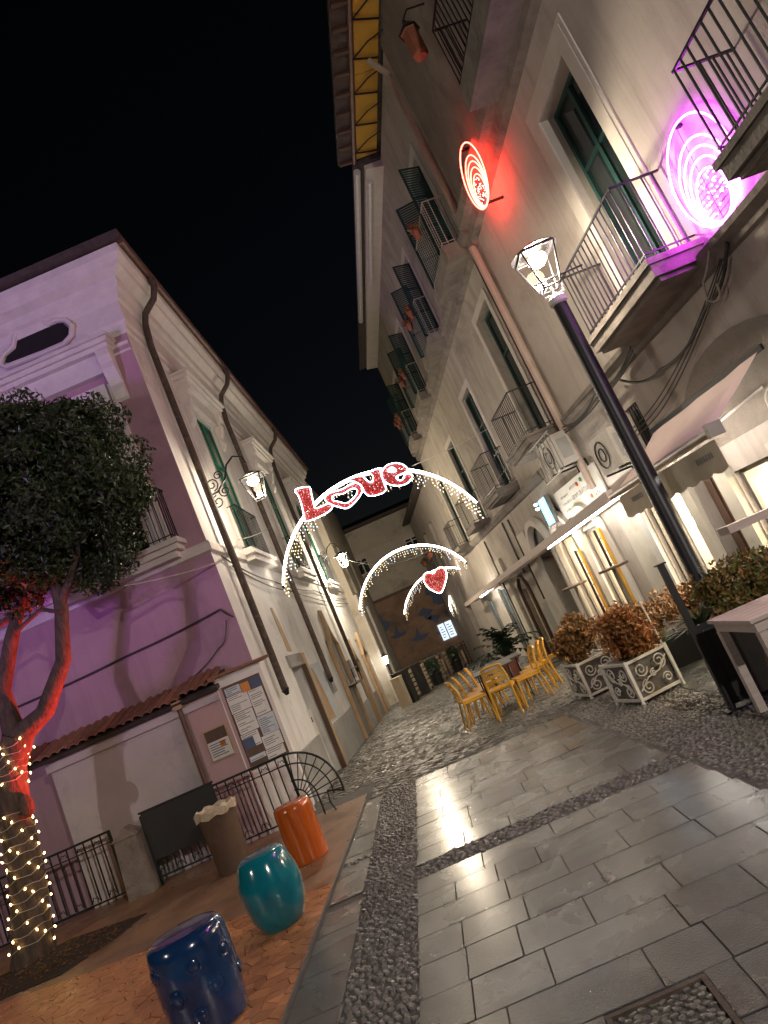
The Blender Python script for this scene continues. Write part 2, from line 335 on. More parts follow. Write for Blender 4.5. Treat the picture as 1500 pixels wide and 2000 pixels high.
cobbles(lambda y: (-1.72 if y < 10.7 else -2.75, min(4.0, 4.45-.0975*y)), 9.63, 14.5, .088, 'paving_stones', street, M['setts'], .35, .013, gz, 1.7, .0)
cobbles(lambda y: (-2.75, 4.45-.0975*y), 14.5, 40, .135, 'paving_stones', street, M['setts'], .35, .015, gz, 1.6, .0)
# terracotta terrace
tb = [(-1.76,1.5),(-1.76,10.1),(-9.5,10.7),(-9.5,1.5)]
terr = struct(put('terrace', MB().prism(tb, 2, -.05, -.004), M['grout']))
put('terrace_edge', MB().box(-1.775,-1.757,1.5,9.7,-.04,.012), M['gbox'], terr)
def bnd(x): return 6.72-.21*(x+1.76)        # broken tile gives way to plain concrete here
bed = [(-9,8.2),(-6.3,8.75),(-5.7,9.05),(-4.5,8.68),(-4.62,8.15),(-5.0,7.62),(-9,7.9)]
def clip(poly, n, d):
    out = []
    for i in range(len(poly)):
        a, b = poly[i], poly[(i+1) % len(poly)]; da = a[0]*n[0]+a[1]*n[1]-d; db = b[0]*n[0]+b[1]*n[1]-d
        if da <= 0: out.append(a)
        if da*db < 0: t = da/(da-db); out.append((a[0]+(b[0]-a[0])*t, a[1]+(b[1]-a[1])*t))
    return out
sites = []; s = .115; yy = 3.0; k = 0
while yy < 8.1:
    xx = -1.80+(s*.5 if k % 2 else 0)
    while xx > -6.2:
        px, py = xx+random.uniform(-.5, .5)*s, yy+random.uniform(-.5, .5)*s*.8; sites.append((px, py)); xx -= s*1.25
    yy += s*.8; k += 1
A = np.array(sites); pieces = []
for i, (px, py) in enumerate(sites):
    if py > bnd(px)+.05 or py < 3.1: continue
    P = [(px-.3,py-.3),(px+.3,py-.3),(px+.3,py+.3),(px-.3,py+.3)]
    dd = ((A-A[i])**2).sum(1); idx = np.argsort(dd)[1:14]
    for j in idx:
        q = A[j]; n = (q[0]-px, q[1]-py); L = math.hypot(*n); n = (n[0]/L, n[1]/L); P = clip(P, n, (px+q[0])/2*n[0]+(py+q[1])/2*n[1]-.0035)
        if len(P) < 3: break
    P = clip(P, (1, 0), -1.778) if len(P) > 2 else P
    if len(P) > 2: P = clip(P, (.2055, .9787), (6.72-.21*1.76)*.9787)
    if len(P) > 2: pieces.append((px, py, P))
pieces.sort(key=lambda t: (t[1]**2+t[0]**2) if t[1] > 3.6 and t[0] > -1.05*t[1]+1.2 and t[0] > -4.4 else 1e6+t[1])
rest = MB()
for n_, (px, py, P) in enumerate(pieces):
    z = .004+random.uniform(-.002, .003)
    if n_ < 300: put('tile_piece', MB().prism(P, 2, -.01, z), M['terra'], terr)
    else: rest.prism(P, 2, -.01, z)
struct(put('tile_pieces', rest, M['terra'], terr), 'stuff')
pl = []
for x in np.linspace(-1.78, -9.5, 12): pl.append((x, bnd(x)+.006))
put('concrete_border', MB().prism([(-1.78,10.05),(-9.5,10.6)]+pl[::-1], 2, -.01, .003), M['terrad'], terr)
put('tree_bed', MB().prism(bed, 2, -.01, .012), M['soil'], terr)
lit = MB()
for _ in range(900):     # fallen leaves in the bed
    x, y_ = random.uniform(-8.5, -4.6), random.uniform(7.75, 8.9); a = random.uniform(0, 6.28); r = random.uniform(.015, .035); z = .014+random.random()*.02
    if y_ > 8.2+.27*(x+9) and x < -6.3: continue
    lit.add([(x+r*math.cos(a), y_+r*math.sin(a), z), (x+.5*r*math.cos(a+1.6), y_+.5*r*math.sin(a+1.6), z+.008), (x-r*math.cos(a), y_-r*math.sin(a), z), (x-.5*r*math.cos(a+1.6), y_-.5*r*math.sin(a+1.6), z+.005)], [(0,1,2,3)])
struct(put('leaf_litter', lit, M['oleaf2'], terr, fix=False), 'stuff')
# ================================================================== facade helpers
def facade(name, T, u0, u1, z0, z1, ops, material, parent, depth=.28, ends=(True, True)):
    us = sorted({u0, u1, *[max(u0, min(u1, o[0])) for o in ops], *[max(u0, min(u1, o[1])) for o in ops]}); zs = sorted({z0, z1, *[max(z0, o[2]) for o in ops], *[min(z1, o[3]) for o in ops]})
    m = MB(T)
    for i in range(len(us)-1):
        for j in range(len(zs)-1):
            uc, zc = (us[i]+us[i+1])/2, (zs[j]+zs[j+1])/2
            if any(o[0] < uc < o[1] and o[2] < zc < o[3] for o in ops): continue
            m.quad((us[i],0,zs[j]),(us[i+1],0,zs[j]),(us[i+1],0,zs[j+1]),(us[i],0,zs[j+1]))
    for o in ops:
        a, b, c, d = max(u0, o[0]), min(u1, o[1]), max(z0, o[2]), min(z1, o[3]); e = o[4] if len(o) > 4 else depth
        m.quad((a,0,c),(a,-e,c),(a,-e,d),(a,0,d)); m.quad((b,0,c),(b,0,d),(b,-e,d),(b,-e,c)); m.quad((a,0,d),(a,-e,d),(b,-e,d),(b,0,d)); m.quad((a,0,c),(b,0,c),(b,-e,c),(a,-e,c))
        m.quad((a,-e,c),(b,-e,c),(b,-e,d),(a,-e,d))
    for k in [q for q, e_ in zip((u0, u1), ends) if e_]: m.quad((k,0,z0),(k,-6,z0),(k,-6,z1),(k,0,z1))
    m.quad((u0,0,z1),(u1,0,z1),(u1,-6,z1),(u0,-6,z1)); m.quad((u0,-6,z0),(u1,-6,z0),(u1,-6,z1),(u0,-6,z1))
    return put(name, m, material, parent, fix=False)
def window(T, par, a, b, c, d, fm, e=.18, mull=True, transom=True, gm='glass'):
    w = MB(T); t = .06
    w.box(a,a+t,-e,-e+.05,c,d).box(b-t,b,-e,-e+.05,c,d).box(a+t,b-t,-e,-e+.05,d-t,d).box(a+t,b-t,-e,-e+.05,c,c+t)
    if mull: w.box((a+b)/2-.035,(a+b)/2+.035,-e,-e+.055,c+t,d-t)
    if transom: w.box(a+t,(a+b)/2-.035,-e,-e+.045,c+(d-c)*.68,c+(d-c)*.68+.05).box((a+b)/2+.035,b-t,-e,-e+.045,c+(d-c)*.68,c+(d-c)*.68+.05)
    wo = put('window', w, fm, par)
    for (p, q) in (((a+t, (a+b)/2-.035), ((a+b)/2+.035, b-t)) if mull else ((a+t, b-t),)):
        put('pane', MB(T).box(p, q, -e+.008, -e+.02, c+t, d-t), M[gm], wo)
    return wo
def surround(T, par, a, b, c, d, w, o, m, name='window_surround'):
    return put(name, MB(T).box(a-w,a,0,o,c,d+w).box(b,b+w,0,o,c,d+w).box(a,b,0,o,d,d+w), m, par)
def shutter(T, par, a, b, c, d, o, m):
    s = MB(T); t = .05; s.box(a,a+t,o,o+.04,c,d).box(b-t,b,o,o+.04,c,d)
    n = 3
    for i in range(n+1): zz = c+(d-c-t)*i/n; s.box(a+t,b-t,o,o+.04,zz,zz+t)
    k = int((d-c)/.055)
    for i in range(k): zz = c+.03+(d-c-.08)*i/k; s.add([(a+t,o+.004,zz+.04),(b-t,o+.004,zz+.04),(b-t,o+.036,zz),(a+t,o+.036,zz)], [(0,1,2,3)])
    return put('shutter', s, m, par)
def bars_shared(h, w=.014, mname='iron'):
    me = MB().box(-w/2,w/2,-w/2,w/2,0,h).mesh('bar'); me.materials.append(M[mname]); return me
def balcony(T, par, a, b, off, zf, zt, sm, rm='iron', sp=.115, th=.1, mid=True, pots=0, near=False):
    s = MB(T); s.box(a,b,0,off,zf-th,zf)
    if near: s.box(a-.03,b+.03,0,off+.03,zf-th*.35,zf-.005); s.box(a+.05,b-.05,.002,off-.06,zf-th-.05,zf-th)
    sl = put('balcony', s, sm, par)
    i_ = off-.04
    r = MB(T).box(a+.03,b-.03,i_-.012,i_+.012,zt-.02,zt).box(a+.03,a+.054,0,i_,zt-.02,zt).box(b-.054,b-.03,0,i_,zt-.02,zt)
    r2 = MB(T).box(a+.03,b-.03,i_-.008,i_+.008,zf+.06,zf+.075).box(a+.034,a+.05,0,i_,zf+.06,zf+.075).box(b-.05,b-.034,0,i_,zf+.06,zf+.075)
    put('handrail', r, M[rm], sl); put('bottom_rail', r2, M[rm], sl)
    me = bars_shared(zt-zf-.02, .014, rm)
    n = max(2, int((b-a-.1)/sp))
    for i in range(n+1): inst('bar', me, T(a+.05+(b-a-.1)*i/n, i_, zf), sl)
    k = max(1, int(off/sp)-1)
    for e in (a+.042, b-.042):
        for i in range(k): inst('bar', me, T(e, .04+(i_-.06)*(i+.3)/k, zf), sl)
    for i in range(pots):
        uu = a+.15+(b-a-.3)*(i+.5)/pots; c = T(uu, off+.05, zt-.22)
        p = put('flower_pot', MB().lathe([(.06,0),(.085,.15),(.095,.15),(.095,.17),(.07,.17)], c, 10), M['pot'], sl, True)
        put('flowers', leaves_ball((c[0], c[1], c[2]+.24), .14, .12, 90, .05), M['geran'], sl, fix=False)
    return sl
def leafset(P, N, size, asp=.5):
    """leaf quads at points P (n,3)"""
    n = len(P); m = MB(); R1 = RNG.normal(size=(n,3)); R1 /= np.linalg.norm(R1, axis=1)[:,None]
    R2 = np.cross(R1, RNG.normal(size=(n,3))); R2 /= np.linalg.norm(R2, axis=1)[:,None]
    s = size*RNG.uniform(.4, 1.45, n)[:,None]; R3 = np.cross(R1, R2)
    a = P-R1*s; b = P+R2*s*asp+R3*s*.12; c = P+R1*s; d = P-R2*s*asp+R3*s*.12
    V = np.stack([a,b,c,d], 1).reshape(-1,3); m.v = V.tolist(); m.f = [(4*i,4*i+1,4*i+2,4*i+3) for i in range(n)]; return m
def leaves_ball(c, r, rz, n, size, asp=.5, shell=.5):
    d = RNG.normal(size=(n,3)); d /= np.linalg.norm(d, axis=1)[:,None]; q = RNG.uniform(shell, 1, n)[:,None]
    return leafset(np.array(c)+d*q*np.array([r, r, rz]), None, size, asp)
# ================================================================== left building: mauve gable + white street side
LB = root('corner_house', (XL, YP, 0), 'two-storey house with mauve gable wall, white street side and moulded cornice', 'house')
LW = [(13.35,14.65,4.5,7.6), (18.5,19.8,4.5,7.6), (23.7,25.0,4.5,7.6), (13.30,14.35,-.6,2.05), (18.5,20.1,-1.0,2.45), (22.2,23.2,-1.2,2.2), (25.2,26.4,-1.2,2.3), (13.5,13.75,2.75,3.3,.1)]
facade('wall', TL, YP, 28, -1.2, 9.55, LW, M['white'], LB, ends=(False, True))
GW = [(-5.05,-3.66,4.62,7.35), (-9.0,-7.6,4.62,7.35)]
facade('wall', TP, -12, XL, -.2, 9.55, GW, M['mauve'], LB, ends=(True, False))['label'] = 'mauve plaster gable wall'
prof = [(.005,8.30),(.05,8.34),(.05,8.46),(.09,8.50),(.09,8.86),(.13,8.90),(.16,9.02),(.22,9.06),(.24,9.20),(.40,9.28),(.42,9.36),(.50,9.44),(.52,9.56),(.005,9.57)]
def lsweep(prof, m, name, par, y1=28.0, x0=-12.0):
    b = MB(); n = len(prof)
    for o, z in prof: b.v.append((x0, YP-o, z))
    for o, z in prof: b.v.append((XL+o, YP-o, z))
    for o, z in prof: b.v.append((XL+o, y1, z))
    for k in range(2): b.f += [(k*n+i, k*n+(i+1) % n, (k+1)*n+(i+1) % n, (k+1)*n+i) for i in range(n)]
    b.f += [tuple(range(n)), tuple(range(2*n, 3*n))]; return put(name, b, m, par)
lsweep(prof, M['trim'], 'cornice', LB)
lsweep([(.006,4.22),(.05,4.24),(.05,4.36),(.03,4.40),(.006,4.41)], M['trim'], 'string_course', LB)
rf = lsweep([(.62,9.60),(.62,9.72),(.45,9.79),(-3.2,10.75),(-3.2,9.6)], M['rooft'], 'roof', LB)
put('gutter', MB(TL).tube([(YP-.5,.58,9.58),(28,.58,9.58)], .06, 8), M['bpipe'], LB, True)
put('attic', MB().box(-4.6,-3.2,20.5,23.5,9.9,11.7), M['grey'], LB)
# stacked drip lines on the gable entablature
put('entablature', MB(TP).box(-12,XL-.02,.0,.03,8.10,8.16).box(-12,XL-.02,.0,.02,7.98,8.02), M['trim'], LB)
for (yy, zb) in ((11.62, 1.75), (16.25, 1.55), (21.6, 1.4)):
    o = .13
    put('drain_pipe', MB(TL).tube([(yy-.05,.58,9.52),(yy-.05,.60,9.36),(yy-.02,.5,9.15),(yy,.25,8.95),(yy,.18,8.75),(yy,o,8.3),(yy,o,zb)], .062, 8), M['rust'] , LB, True)
    put('pipe_shoe', MB(TL).tube([(yy,o,zb),(yy,o+.01,zb-.1)], [.075,.03], 8), M['iron'], LB, True)
def hood(T, par, c, w, z):
    h = MB(T); x0, x1 = c-w/2, c+w/2
    h.box(x0+.12,x1-.12,0,.14,z-.36,z-.02).box(x0,x1,0,.26,z-.02,z+.06).box(x0-.05,x1+.05,0,.32,z+.06,z+.14).box(x0-.09,x1+.09,0,.38,z+.14,z+.20)
    ho = put('window_hood', h, M['trim'], par)
    for e in (x0+.02, x1-.24):
        p = [(0,z-.02),(.24,z-.02),(.25,z-.14),(.18,z-.24),(.2,z-.34),(.14,z-.5),(.08,z-.62),(.12,z-.74),(.06,z-.86),(0,z-.9)]
        put('console', MB(T).prism(p, 0, e, e+.22), M['trim'], ho)
    return ho
for i, (a, b, c, d) in enumerate(LW[:3]):
    surround(TL, LB, a, b, c, d, .16, .05, M['trim']); hood(TL, LB, (a+b)/2, b-a+1.0, 8.05)
    wo = window(TL, LB, a, b, c, d, M['wframe'], .22)
    mm = (a+b)/2
    shutter(TL, wo, a+.01, mm-.005, c+.02, d-.02, -.05, M['green']); shutter(TL, wo, mm+.005, b-.01, c+.02, d-.02, -.05, M['green'])
    put('window_sill', MB(TL).box(a-.36,b+.36,0,.20,c-.28,c-.16).box(a-.42,b+.42,0,.25,c-.16,c-.08).box(a-.38,b+.38,0,.21,c-.08,c-.03), M['trim'], LB)
    bo = balcony(TL, LB, a-.2, b+.2, .20, c-.03, c+.92, M['trim'], 'iron', .12, .02)
# gable openings
for i, (a, b, c, d) in enumerate(GW):
    window(TP, LB, a, b, c, d, M['wood'], .22)
    surround(TP, LB, a, b, c, d, .22, .07, M['trim']); [put('frame_moulding', MB(TP).box(e_,e_+.09,0,.04,c,d+.2), M['trim'], LB) for e_ in (a-.34,b+.25)]
    hood(TP, LB, (a+b)/2, b-a+1.1, 8.02+.06)
    put('window_sill', MB(TP).box(a-.5,b+.5,0,.34,c-.22,c-.13).box(a-.56,b+.56,0,.42,c-.13,c-.05).box(a-.42,b+.42,0,.26,c-.32,c-.22), M['trim'], LB)
    balcony(TP, LB, a-.3, b+.52, .40, c-.05, c+.85, M['trim'], 'iron', .10, .02)
# cloud-shaped attic opening
ov = [(-4.86,8.62),(-4.80,8.56),(-4.2,8.53),(-3.86,8.53),(-3.72,8.60),(-3.66,8.74),(-3.72,8.86),(-3.86,8.92),(-3.98,8.90),(-4.06,9.0),(-4.22,9.08),(-4.4,9.05),(-4.52,8.94),(-4.6,8.80),(-4.78,8.74)]
ovc = (-4.25,8.75)
put('attic_opening', MB(TP).prism(ov, 1, -.02, .125), M['black'], LB)
put('opening_moulding', MB(TP).tube([(ovc[0]+(p[0]-ovc[0])*1.13, .13, ovc[1]+(p[1]-ovc[1])*1.2) for p in ov], .05, 8, True), M['trim'], LB, True)
# ground floor of the white side
for (a, b, c, d) in ((11.3,13.28,-.6,.74),(14.62,18.2,-.9,.66),(20.4,22.0,-1.1,.45),(23.4,25.0,-1.1,.4)): put('plinth', MB(TL).box(a,b,0,.04,c,d), M['grey'], LB)
d1 = put('door', MB(TL).box(13.32,13.80,-.2,-.15,-.2,2.03), M['wframe'], LB); put('door_leaf', MB(TL).box(13.9,14.33,-.2,-.15,-.2,1.2), M['wframe'], d1); put('handle', MB(TL).box(13.74,13.77,-.15,-.08,.95,1.05), M['iron'], d1)
put('door_lintel', MB(TL).box(13.15,14.45,0,.05,2.06,2.3), M['grey'], LB)
put('door_jamb', MB(TL).box(14.36,14.6,0,.09,-.5,2.28), M['sand'], LB); put('door_post', MB(TL).box(14.28,14.355,0,.1,-.5,2.05), M['wood'], LB)
pb = put('painted_panel', MB(TL).box(14.75,16.1,0,.045,.72,2.0), M['paper2'], LB); put('panel_picture', MB(TL).prism([(14.85,.78),(15.55,.74),(15.4,1.3),(15.1,1.9),(14.9,1.95)], 1, .046, .05), M['sand'], pb)
put('wall_patch', MB(TL).prism([(13.55,2.38),(13.95,2.36),(13.85,2.9),(13.7,3.3),(13.52,3.3)], 1, 0, .006), M['sand'], LB)
# pointed street door
def pointed(T, par, c, w, z0, zs, zt, name='pointed_doorway'):
    pts = [(c-w/2, z0), (c-w/2, zs)]+[(c-w/2+w/2*math.sin(t*math.pi/2)*.98, zs+(zt-zs)*(1-math.cos(t*math.pi/2))**.8) for t in (.25,.5,.75)]+[(c, zt)]
    pts += [(2*c-p[0], p[1]) for p in pts[-2::-1]]
    po = put(name, MB(T).tube([(p[0], .03, p[1]) for p in pts], .09, 6), M['sand'], par, True)
    put('door_leaf', MB(T).prism(pts, 1, .0, .012), M['grey'], po); put('door_gap', MB(T).box(c-.01,c+.01,.012,.018,z0,zs+.3), M['black'], po)
    return po
pointed(TL, LB, 19.3, 1.5, -1.0, 2.3, 3.25); pointed(TL, LB, 22.7, 1.0, -1.1, 1.6, 2.3); pointed(TL, LB, 25.8, 1.2, -1.1, 1.7, 2.5)
for (a, b) in ((16.5,16.9),(20.9,21.3)): put('meter_box', MB(TL).box(a,b,0,.08,1.2,1.75), M['grey'], LB)
put('grille_balcony', MB(TL).box(18.9,20.4,.02,.3,1.08,1.12).tube([(18.9,.3,1.1),(18.9,.3,1.5),(20.4,.3,1.5),(20.4,.3,1.1)], .015, 5), M['iron'], LB)
# lean-to annex against the gable
AX = root('lean_to_annex', (-4.5, 10.4, 0), 'low pale annex with clay-tiled coping against the mauve gable', 'annex')
YA = 10.3
ann = [(-6.02,YP-.02),(-6.02,YA),(-3.28,YA),(-2.70,10.62),(-2.72,YP+.2),(-3.0,YP-.02)]
put('wall', MB().prism([(-6.02,YP-.004),(-6.02,YA),(-3.30,YA),(-3.30,YP-.004)], 2, -.1, 2.18), M['annex'], AX)
put('pink_wall', MB().prism([(-3.86,YA-.012),(-3.24,YA-.012),(-3.24,YA+.1),(-3.86,YA+.1)], 2, -.1, 2.14), M['pinkp'], AX)
q0, q1 = np.array([-3.30, YA-.02]), np.array([-2.66, 10.60]); qd = (q1-q0)/np.linalg.norm(q1-q0); qn = np.array([qd[1], -qd[0]])
def TQ(u, o, z): p = q0+qd*u+qn*o; return (p[0], p[1], z)
QL = float(np.linalg.norm(q1-q0))
put('splayed_wall', MB(TQ).box(0,QL,-.3,0,-.1,2.30), M['trim'], AX)
put('coping_ledge', MB().box(-6.05,-3.3,YA-.06,YA,2.0,2.10), M['annex'], AX)
tm = MB()
for k in range(7):
    a0, a1 = math.pi*k/7, math.pi*(k+1)/7
    tm.add([(.075*math.cos(a0),-.22,.05*math.sin(a0)),(.075*math.cos(a1),-.22,.05*math.sin(a1)),(.06*math.cos(a1),.42,.05*math.sin(a1)+.2),(.06*math.cos(a0),.42,.05*math.sin(a0)+.2)], [(0,1,2,3)])
    tm.add([(.075*math.cos(a0),-.22,.05*math.sin(a0)),(.075*math.cos(a1),-.22,.05*math.sin(a1)),(.055*math.cos(a1),-.22,.03*math.sin(a1)),(.055*math.cos(a0),-.22,.03*math.sin(a0))], [(0,1,2,3)])
tme = tm.mesh('roof_tile', smooth=True); tme.materials.append(M['tile'])
for i in range(22): inst('roof_tile', tme, (-6.36+i*.145, YA+.02, 2.22+(.0 if i < 18 else .03)+random.uniform(-.01,.01)), AX, (0,0,random.uniform(-.05,.05)))
put('tile_bed', MB().prism([(YA-.16,2.18),(YP-.01,2.42),(YP-.01,2.30),(YA-.1,2.14)], 0, -6.4, -3.25), M['rooft'], AX)
put('flat_coping', MB(TQ).box(-.1,QL+.16,-.4,.12,2.302,2.34), M['tile'], AX)
nb = put('notice_board', MB(TQ).box(.06,QL-.06,0,.02,.88,2.14), M['wood'], AX)
bw = QL-.12
random.seed(5)
for (a, b, c, d, mm) in ((.03,.26,1.98,2.10,'paper2'),(.27,.40,1.95,2.09,'inko'),(.42,bw-.02,1.96,2.10,'inkb'),(.02,.33,1.72,1.97,'paper'),(.34,bw-.03,1.55,1.945,'paper'),(.03,.32,1.40,1.71,'paper'),(.33,bw-.01,1.26,1.54,'paper2'),(.02,.28,1.18,1.39,'paper'),(.29,bw-.02,1.06,1.255,'paper'),(.03,.27,.99,1.06,'paper2'),(.28,bw-.04,.92,1.05,'paper')):
    pp = put('notice', MB(TQ).box(.06+a,.06+b,.02,.024+random.uniform(0,.004),c,d), M[mm], nb)
    if mm.startswith('paper'):
        ln = MB(TQ)
        for k in range(int((d-c)/.028)):
            zz = d-.02-k*.028
            if zz < c+.015 or random.random() < .25: continue
            ln.box(.06+a+.015, .06+a+.02+(b-a-.04)*random.uniform(.4, 1), .0285, .0295, zz-.006, zz+.003)
        if ln.v: put('print_lines', ln, M['ink'], pp)
put('notice', MB(TQ).box(.08,.24,.03,.033,1.18,1.33), M['inkb'], nb)
fp = put('framed_poster', MB().box(-3.72,-3.36,YA-.035,YA-.012,1.20,1.66), M['sand'], AX)
put('poster_picture', MB().box(-3.70,-3.38,YA-.04,YA-.036,1.48,1.64), M['wood'], fp); put('poster_text', MB().box(-3.70,-3.38,YA-.04,YA-.036,1.22,1.475), M['paper'], fp)
pt = MB()
for k in range(6): pt.box(-3.68,-3.52+.1*random.random(),YA-.0425,YA-.0408,1.26+k*.034,1.272+k*.034)
put('print_lines', pt, M['ink'], fp); put('poster_stamp', MB().box(-3.52,-3.44,YA-.0425,YA-.0408,1.37,1.45), M['inko'], fp)
put('brown_drain', MB().tube([(-3.9,YA-.07,2.12),(-3.9,YA-.07,.0)], .038, 8), M['bpipe'], AX, True); put('drain_head', MB().box(-3.97,-3.83,YA-.13,YA-.0,2.1,2.22), M['sand'], AX)
# ================================================================== right-hand houses
RB = root('beige_house', TR(7, 0, 0), 'tall beige plastered house with neon rings, balconies and a yellow soffit', 'house')
R1 = [(7.05,8.1,4.2,7.0,.3),(3.4,4.5,4.2,7.0,.3),(7.1,8.1,8.15,10.6,.3),(9.25,9.65,2.72,3.4,.15),(8.30,8.95,-.3,2.25,.25),(9.22,10.5,-.3,2.3,1.6),(6.9,8.0,-.3,1.98,1.3),(10.85,11.45,-.3,1.0,.05)]
facade('wall', TR, 2.6, 11.6, -.3, 7.75, [o for o in R1 if o[2] < 7.5], M['beige'], RB)
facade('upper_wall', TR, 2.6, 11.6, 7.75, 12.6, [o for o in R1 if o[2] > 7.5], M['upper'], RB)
RC = root('terrace_house', TR(17, 0, 0), 'aged row house with tall green-shuttered windows, geranium balconies and shop arches', 'house')
R2 = [(12.5,13.58,4.15,6.95,.3),(16.05,17.1,4.0,6.55,.3),(19.95,21.0,3.9,6.4,.3),(23.8,24.8,3.8,6.3,.3),(12.5,13.5,8.0,10.3,.3),(16.0,17.0,8.0,10.3,.3),(19.8,20.8,8.0,10.3,.3),(23.6,24.6,7.9,10.2,.3),
      (12.25,13.35,-.6,2.2,1.5),(13.6,14.9,-.6,2.3,1.5),(15.3,16.6,-.6,2.1,.6),(18.9,19.9,-.8,1.6,.25),(22.0,23.0,-.9,1.9,1.0),(24.6,25.6,-1.0,1.7,.8)]
facade('wall', TR, 11.6, 26.2, -1.2, 7.75, [o for o in R2 if o[2] < 7.5], M['beige2'], RC)
facade('upper_wall', TR, 11.6, 26.2, 7.75, 11.9, [o for o in R2 if o[2] > 7.5], M['beige2'], RC)
RD = root('far_house', TR(32, 0, -1), 'shadowy far row house with a small flowered balcony', 'house')
facade('wall', TR, 26.2, 37, -1.5, 7.0, [(30,31,3.6,5.8,.3),(33,34,3.6,5.8,.3),(29.5,31,-1,1.8,.6)], M['beige'], RD)
for (a, b, c, d, e) in ((30,31,3.6,5.8,.3),(33,34,3.6,5.8,.3)): window(TR, RD, a, b, c, d, M['wood'], .2); balcony(TR, RD, a-.3, b+.3, .5, c, c+.95, M['cornice'], 'iron', .14, .1, pots=3)
put('roof', MB(TR).prism([(.4,7.0),(.4,7.1),(-3,8.0),(-3,7.0)], 0, 26.3, 37), M['rooft'], RD)
# bands
put('band', MB(TR).prism([(0,7.62),(.10,7.68),(.10,7.86),(.22,7.92),(.24,8.1),(0,8.16)], 0, 2.6, 11.58), M['cornice'], RB)
put('band', MB(TR).prism([(0,7.56),(.10,7.6),(.10,7.78),(.18,7.82),(.2,7.95),(0,7.98)], 0, 11.6, 26.2), M['cornice'], RC)
put('ledge', MB(TR).prism([(0,3.82),(.05,3.84),(.05,3.9),(.13,3.96),(.13,4.03),(0,4.06)], 0, 2.6, 11.55), M['cornice'], RB)
put('ledge', MB(TR).prism([(0,3.5),(.05,3.52),(.12,3.62),(.12,3.7),(0,3.74)], 0, 13.9, 26.2), M['cornice'], RC)
# roof edge
ro = put('roof', MB(TR).prism([(.98,12.06),(.98,12.14),(-3.5,13.9),(-3.5,12.5),(.0,12.05)], 0, 2.6, 14.5), M['rooft'], RB)
for k in range(5): put('soffit_board', MB(TR).box(2.6+k*2.36,4.94+k*2.36,.07,.56,11.985,12.03), M['yellow'], RB)
raf = MB(TR).box(.6,.7,0,.01,0,.01)
for k in range(24):
    u = 2.9+k*.5; put('rafter', MB(TR).prism([(.58,11.97),(.96,12.0),(.96,12.05),(.58,12.04)], 0, u, u+.07), M['wood'], RB)
for k in range(14):
    u = 3.2+k*.84; put('gutter_bracket', MB(TR).tube([(u,.6,11.95),(u+.1,.3,11.96),(u+.16,.08,11.96)], .018, 5).tube([(u,.6,11.95),(u-.3,.3,11.94),(u-.45,-.0,11.93)], .014, 5), M['iron'], RB)
put('gutter', MB(TR).tube([(2.6,.62,12.0),(14.5,.62,12.0)], .06, 8), M['bpipe'], RB, True)
put('roof', MB(TR).prism([(.68,11.92),(.68,11.98),(-3.5,13.4),(-3.5,11.92)], 0, 14.5, 26.3), M['rooft'], RC)
put('white_gutter', MB(TR).tube([(14.6,.62,11.84),(22.0,.62,11.84)], .085, 8), M['wframe'], RC, True)
put('eave_board', MB(TR).prism([(.0,11.72),(.42,11.80),(.42,11.9),(0,11.9)], 0, 14.55, 26.2), M['frame'], RC)
put('white_downpipe', MB(TR).tube([(15.0,.32,11.78),(19.6,.32,11.70)], .075, 8), M['wframe'], RC, True)
put('upper_drain', MB(TR).tube([(11.7,.3,11.9),(11.7,.08,11.5),(11.7,.08,8.2)], .06, 8), M['wpipe'], RC, True)
put('drain_pipe', MB(TR).tube([(11.72,.1,7.6),(11.70,.1,5),(11.66,.1,2.75)], .07, 8), M['wpipe'], RB, True); put('thin_pipe', MB(TR).tube([(12.0,.06,7.5),(12.0,.06,3.6)], .025, 6), M['bpipe'], RB, True)
# windows + shutters
for (a, b, c, d, e) in R1[:3]:
    if c < 5:
        window(TR, RB, a, b, c, d, M['dgreen'], .24); surround(TR, RB, a, b, c, d, .2, .03, M['frame']); put('outer_moulding', MB(TR).box(a-.27,a-.21,0,.02,c,d+.27).box(b+.21,b+.27,0,.02,c,d+.27).box(a-.21,b+.21,0,.02,d+.21,d+.27), M['frame'], RB)
    else: window(TR, RB, a, b, c, d, M['dgreen'], .24)
for i, (a, b, c, d, e) in enumerate(R2[:8]):
    w = window(TR, RC, a, b, c, d, M['dgreen'], .24)
    surround(TR, RC, a, b, c, d, .15, .025, M['frame'])
    if i == 0: pass
    elif c < 6:
        mm = (a+b)/2; shutter(TR, w, a+.01, mm-.004, c+.02, d-.02, -.12, M['dgreen']); shutter(TR, w, mm+.004, b-.01, c+.02, d-.02, -.12, M['dgreen'])
    if c > 7:   # shutter folded open, sticking out towards the street
        for (uu, sg) in ((a-.02, 1), (b+.02, 1)):
            def TS(x, y, z, uu=uu): return TR(uu+.25*x*(1 if uu > a else -1), .03+x, z)
            shutter(TS, w, .0, .46, c+.02, d-.3, -.02, M['dgreen'])
balcony(TR, RB, 6.6, 8.42, .6, 4.19, 5.06, M['cornice'], 'iron', .105, .2, near=True)
balcony(TR, RB, 3.2, 5.2, .6, 4.19, 5.03, M['cornice'], 'iron', .11, .2, near=True)
balcony(TR, RB, 6.4, 8.55, .55, 8.16, 9.15, M['cornice'], 'iron', .11, .35)
balcony(TR, RC, 12.1, 13.75, .6, 4.12, 4.98, M['cornice'], 'iron', .105, .16, near=True)
balcony(TR, RC, 15.75, 17.4, .55, 3.95, 4.85, M['cornice'], 'iron', .12, .16, near=True)
balcony(TR, RC, 19.7, 21.3, .5, 3.85, 4.75, M['cornice'], 'iron', .13, .14)
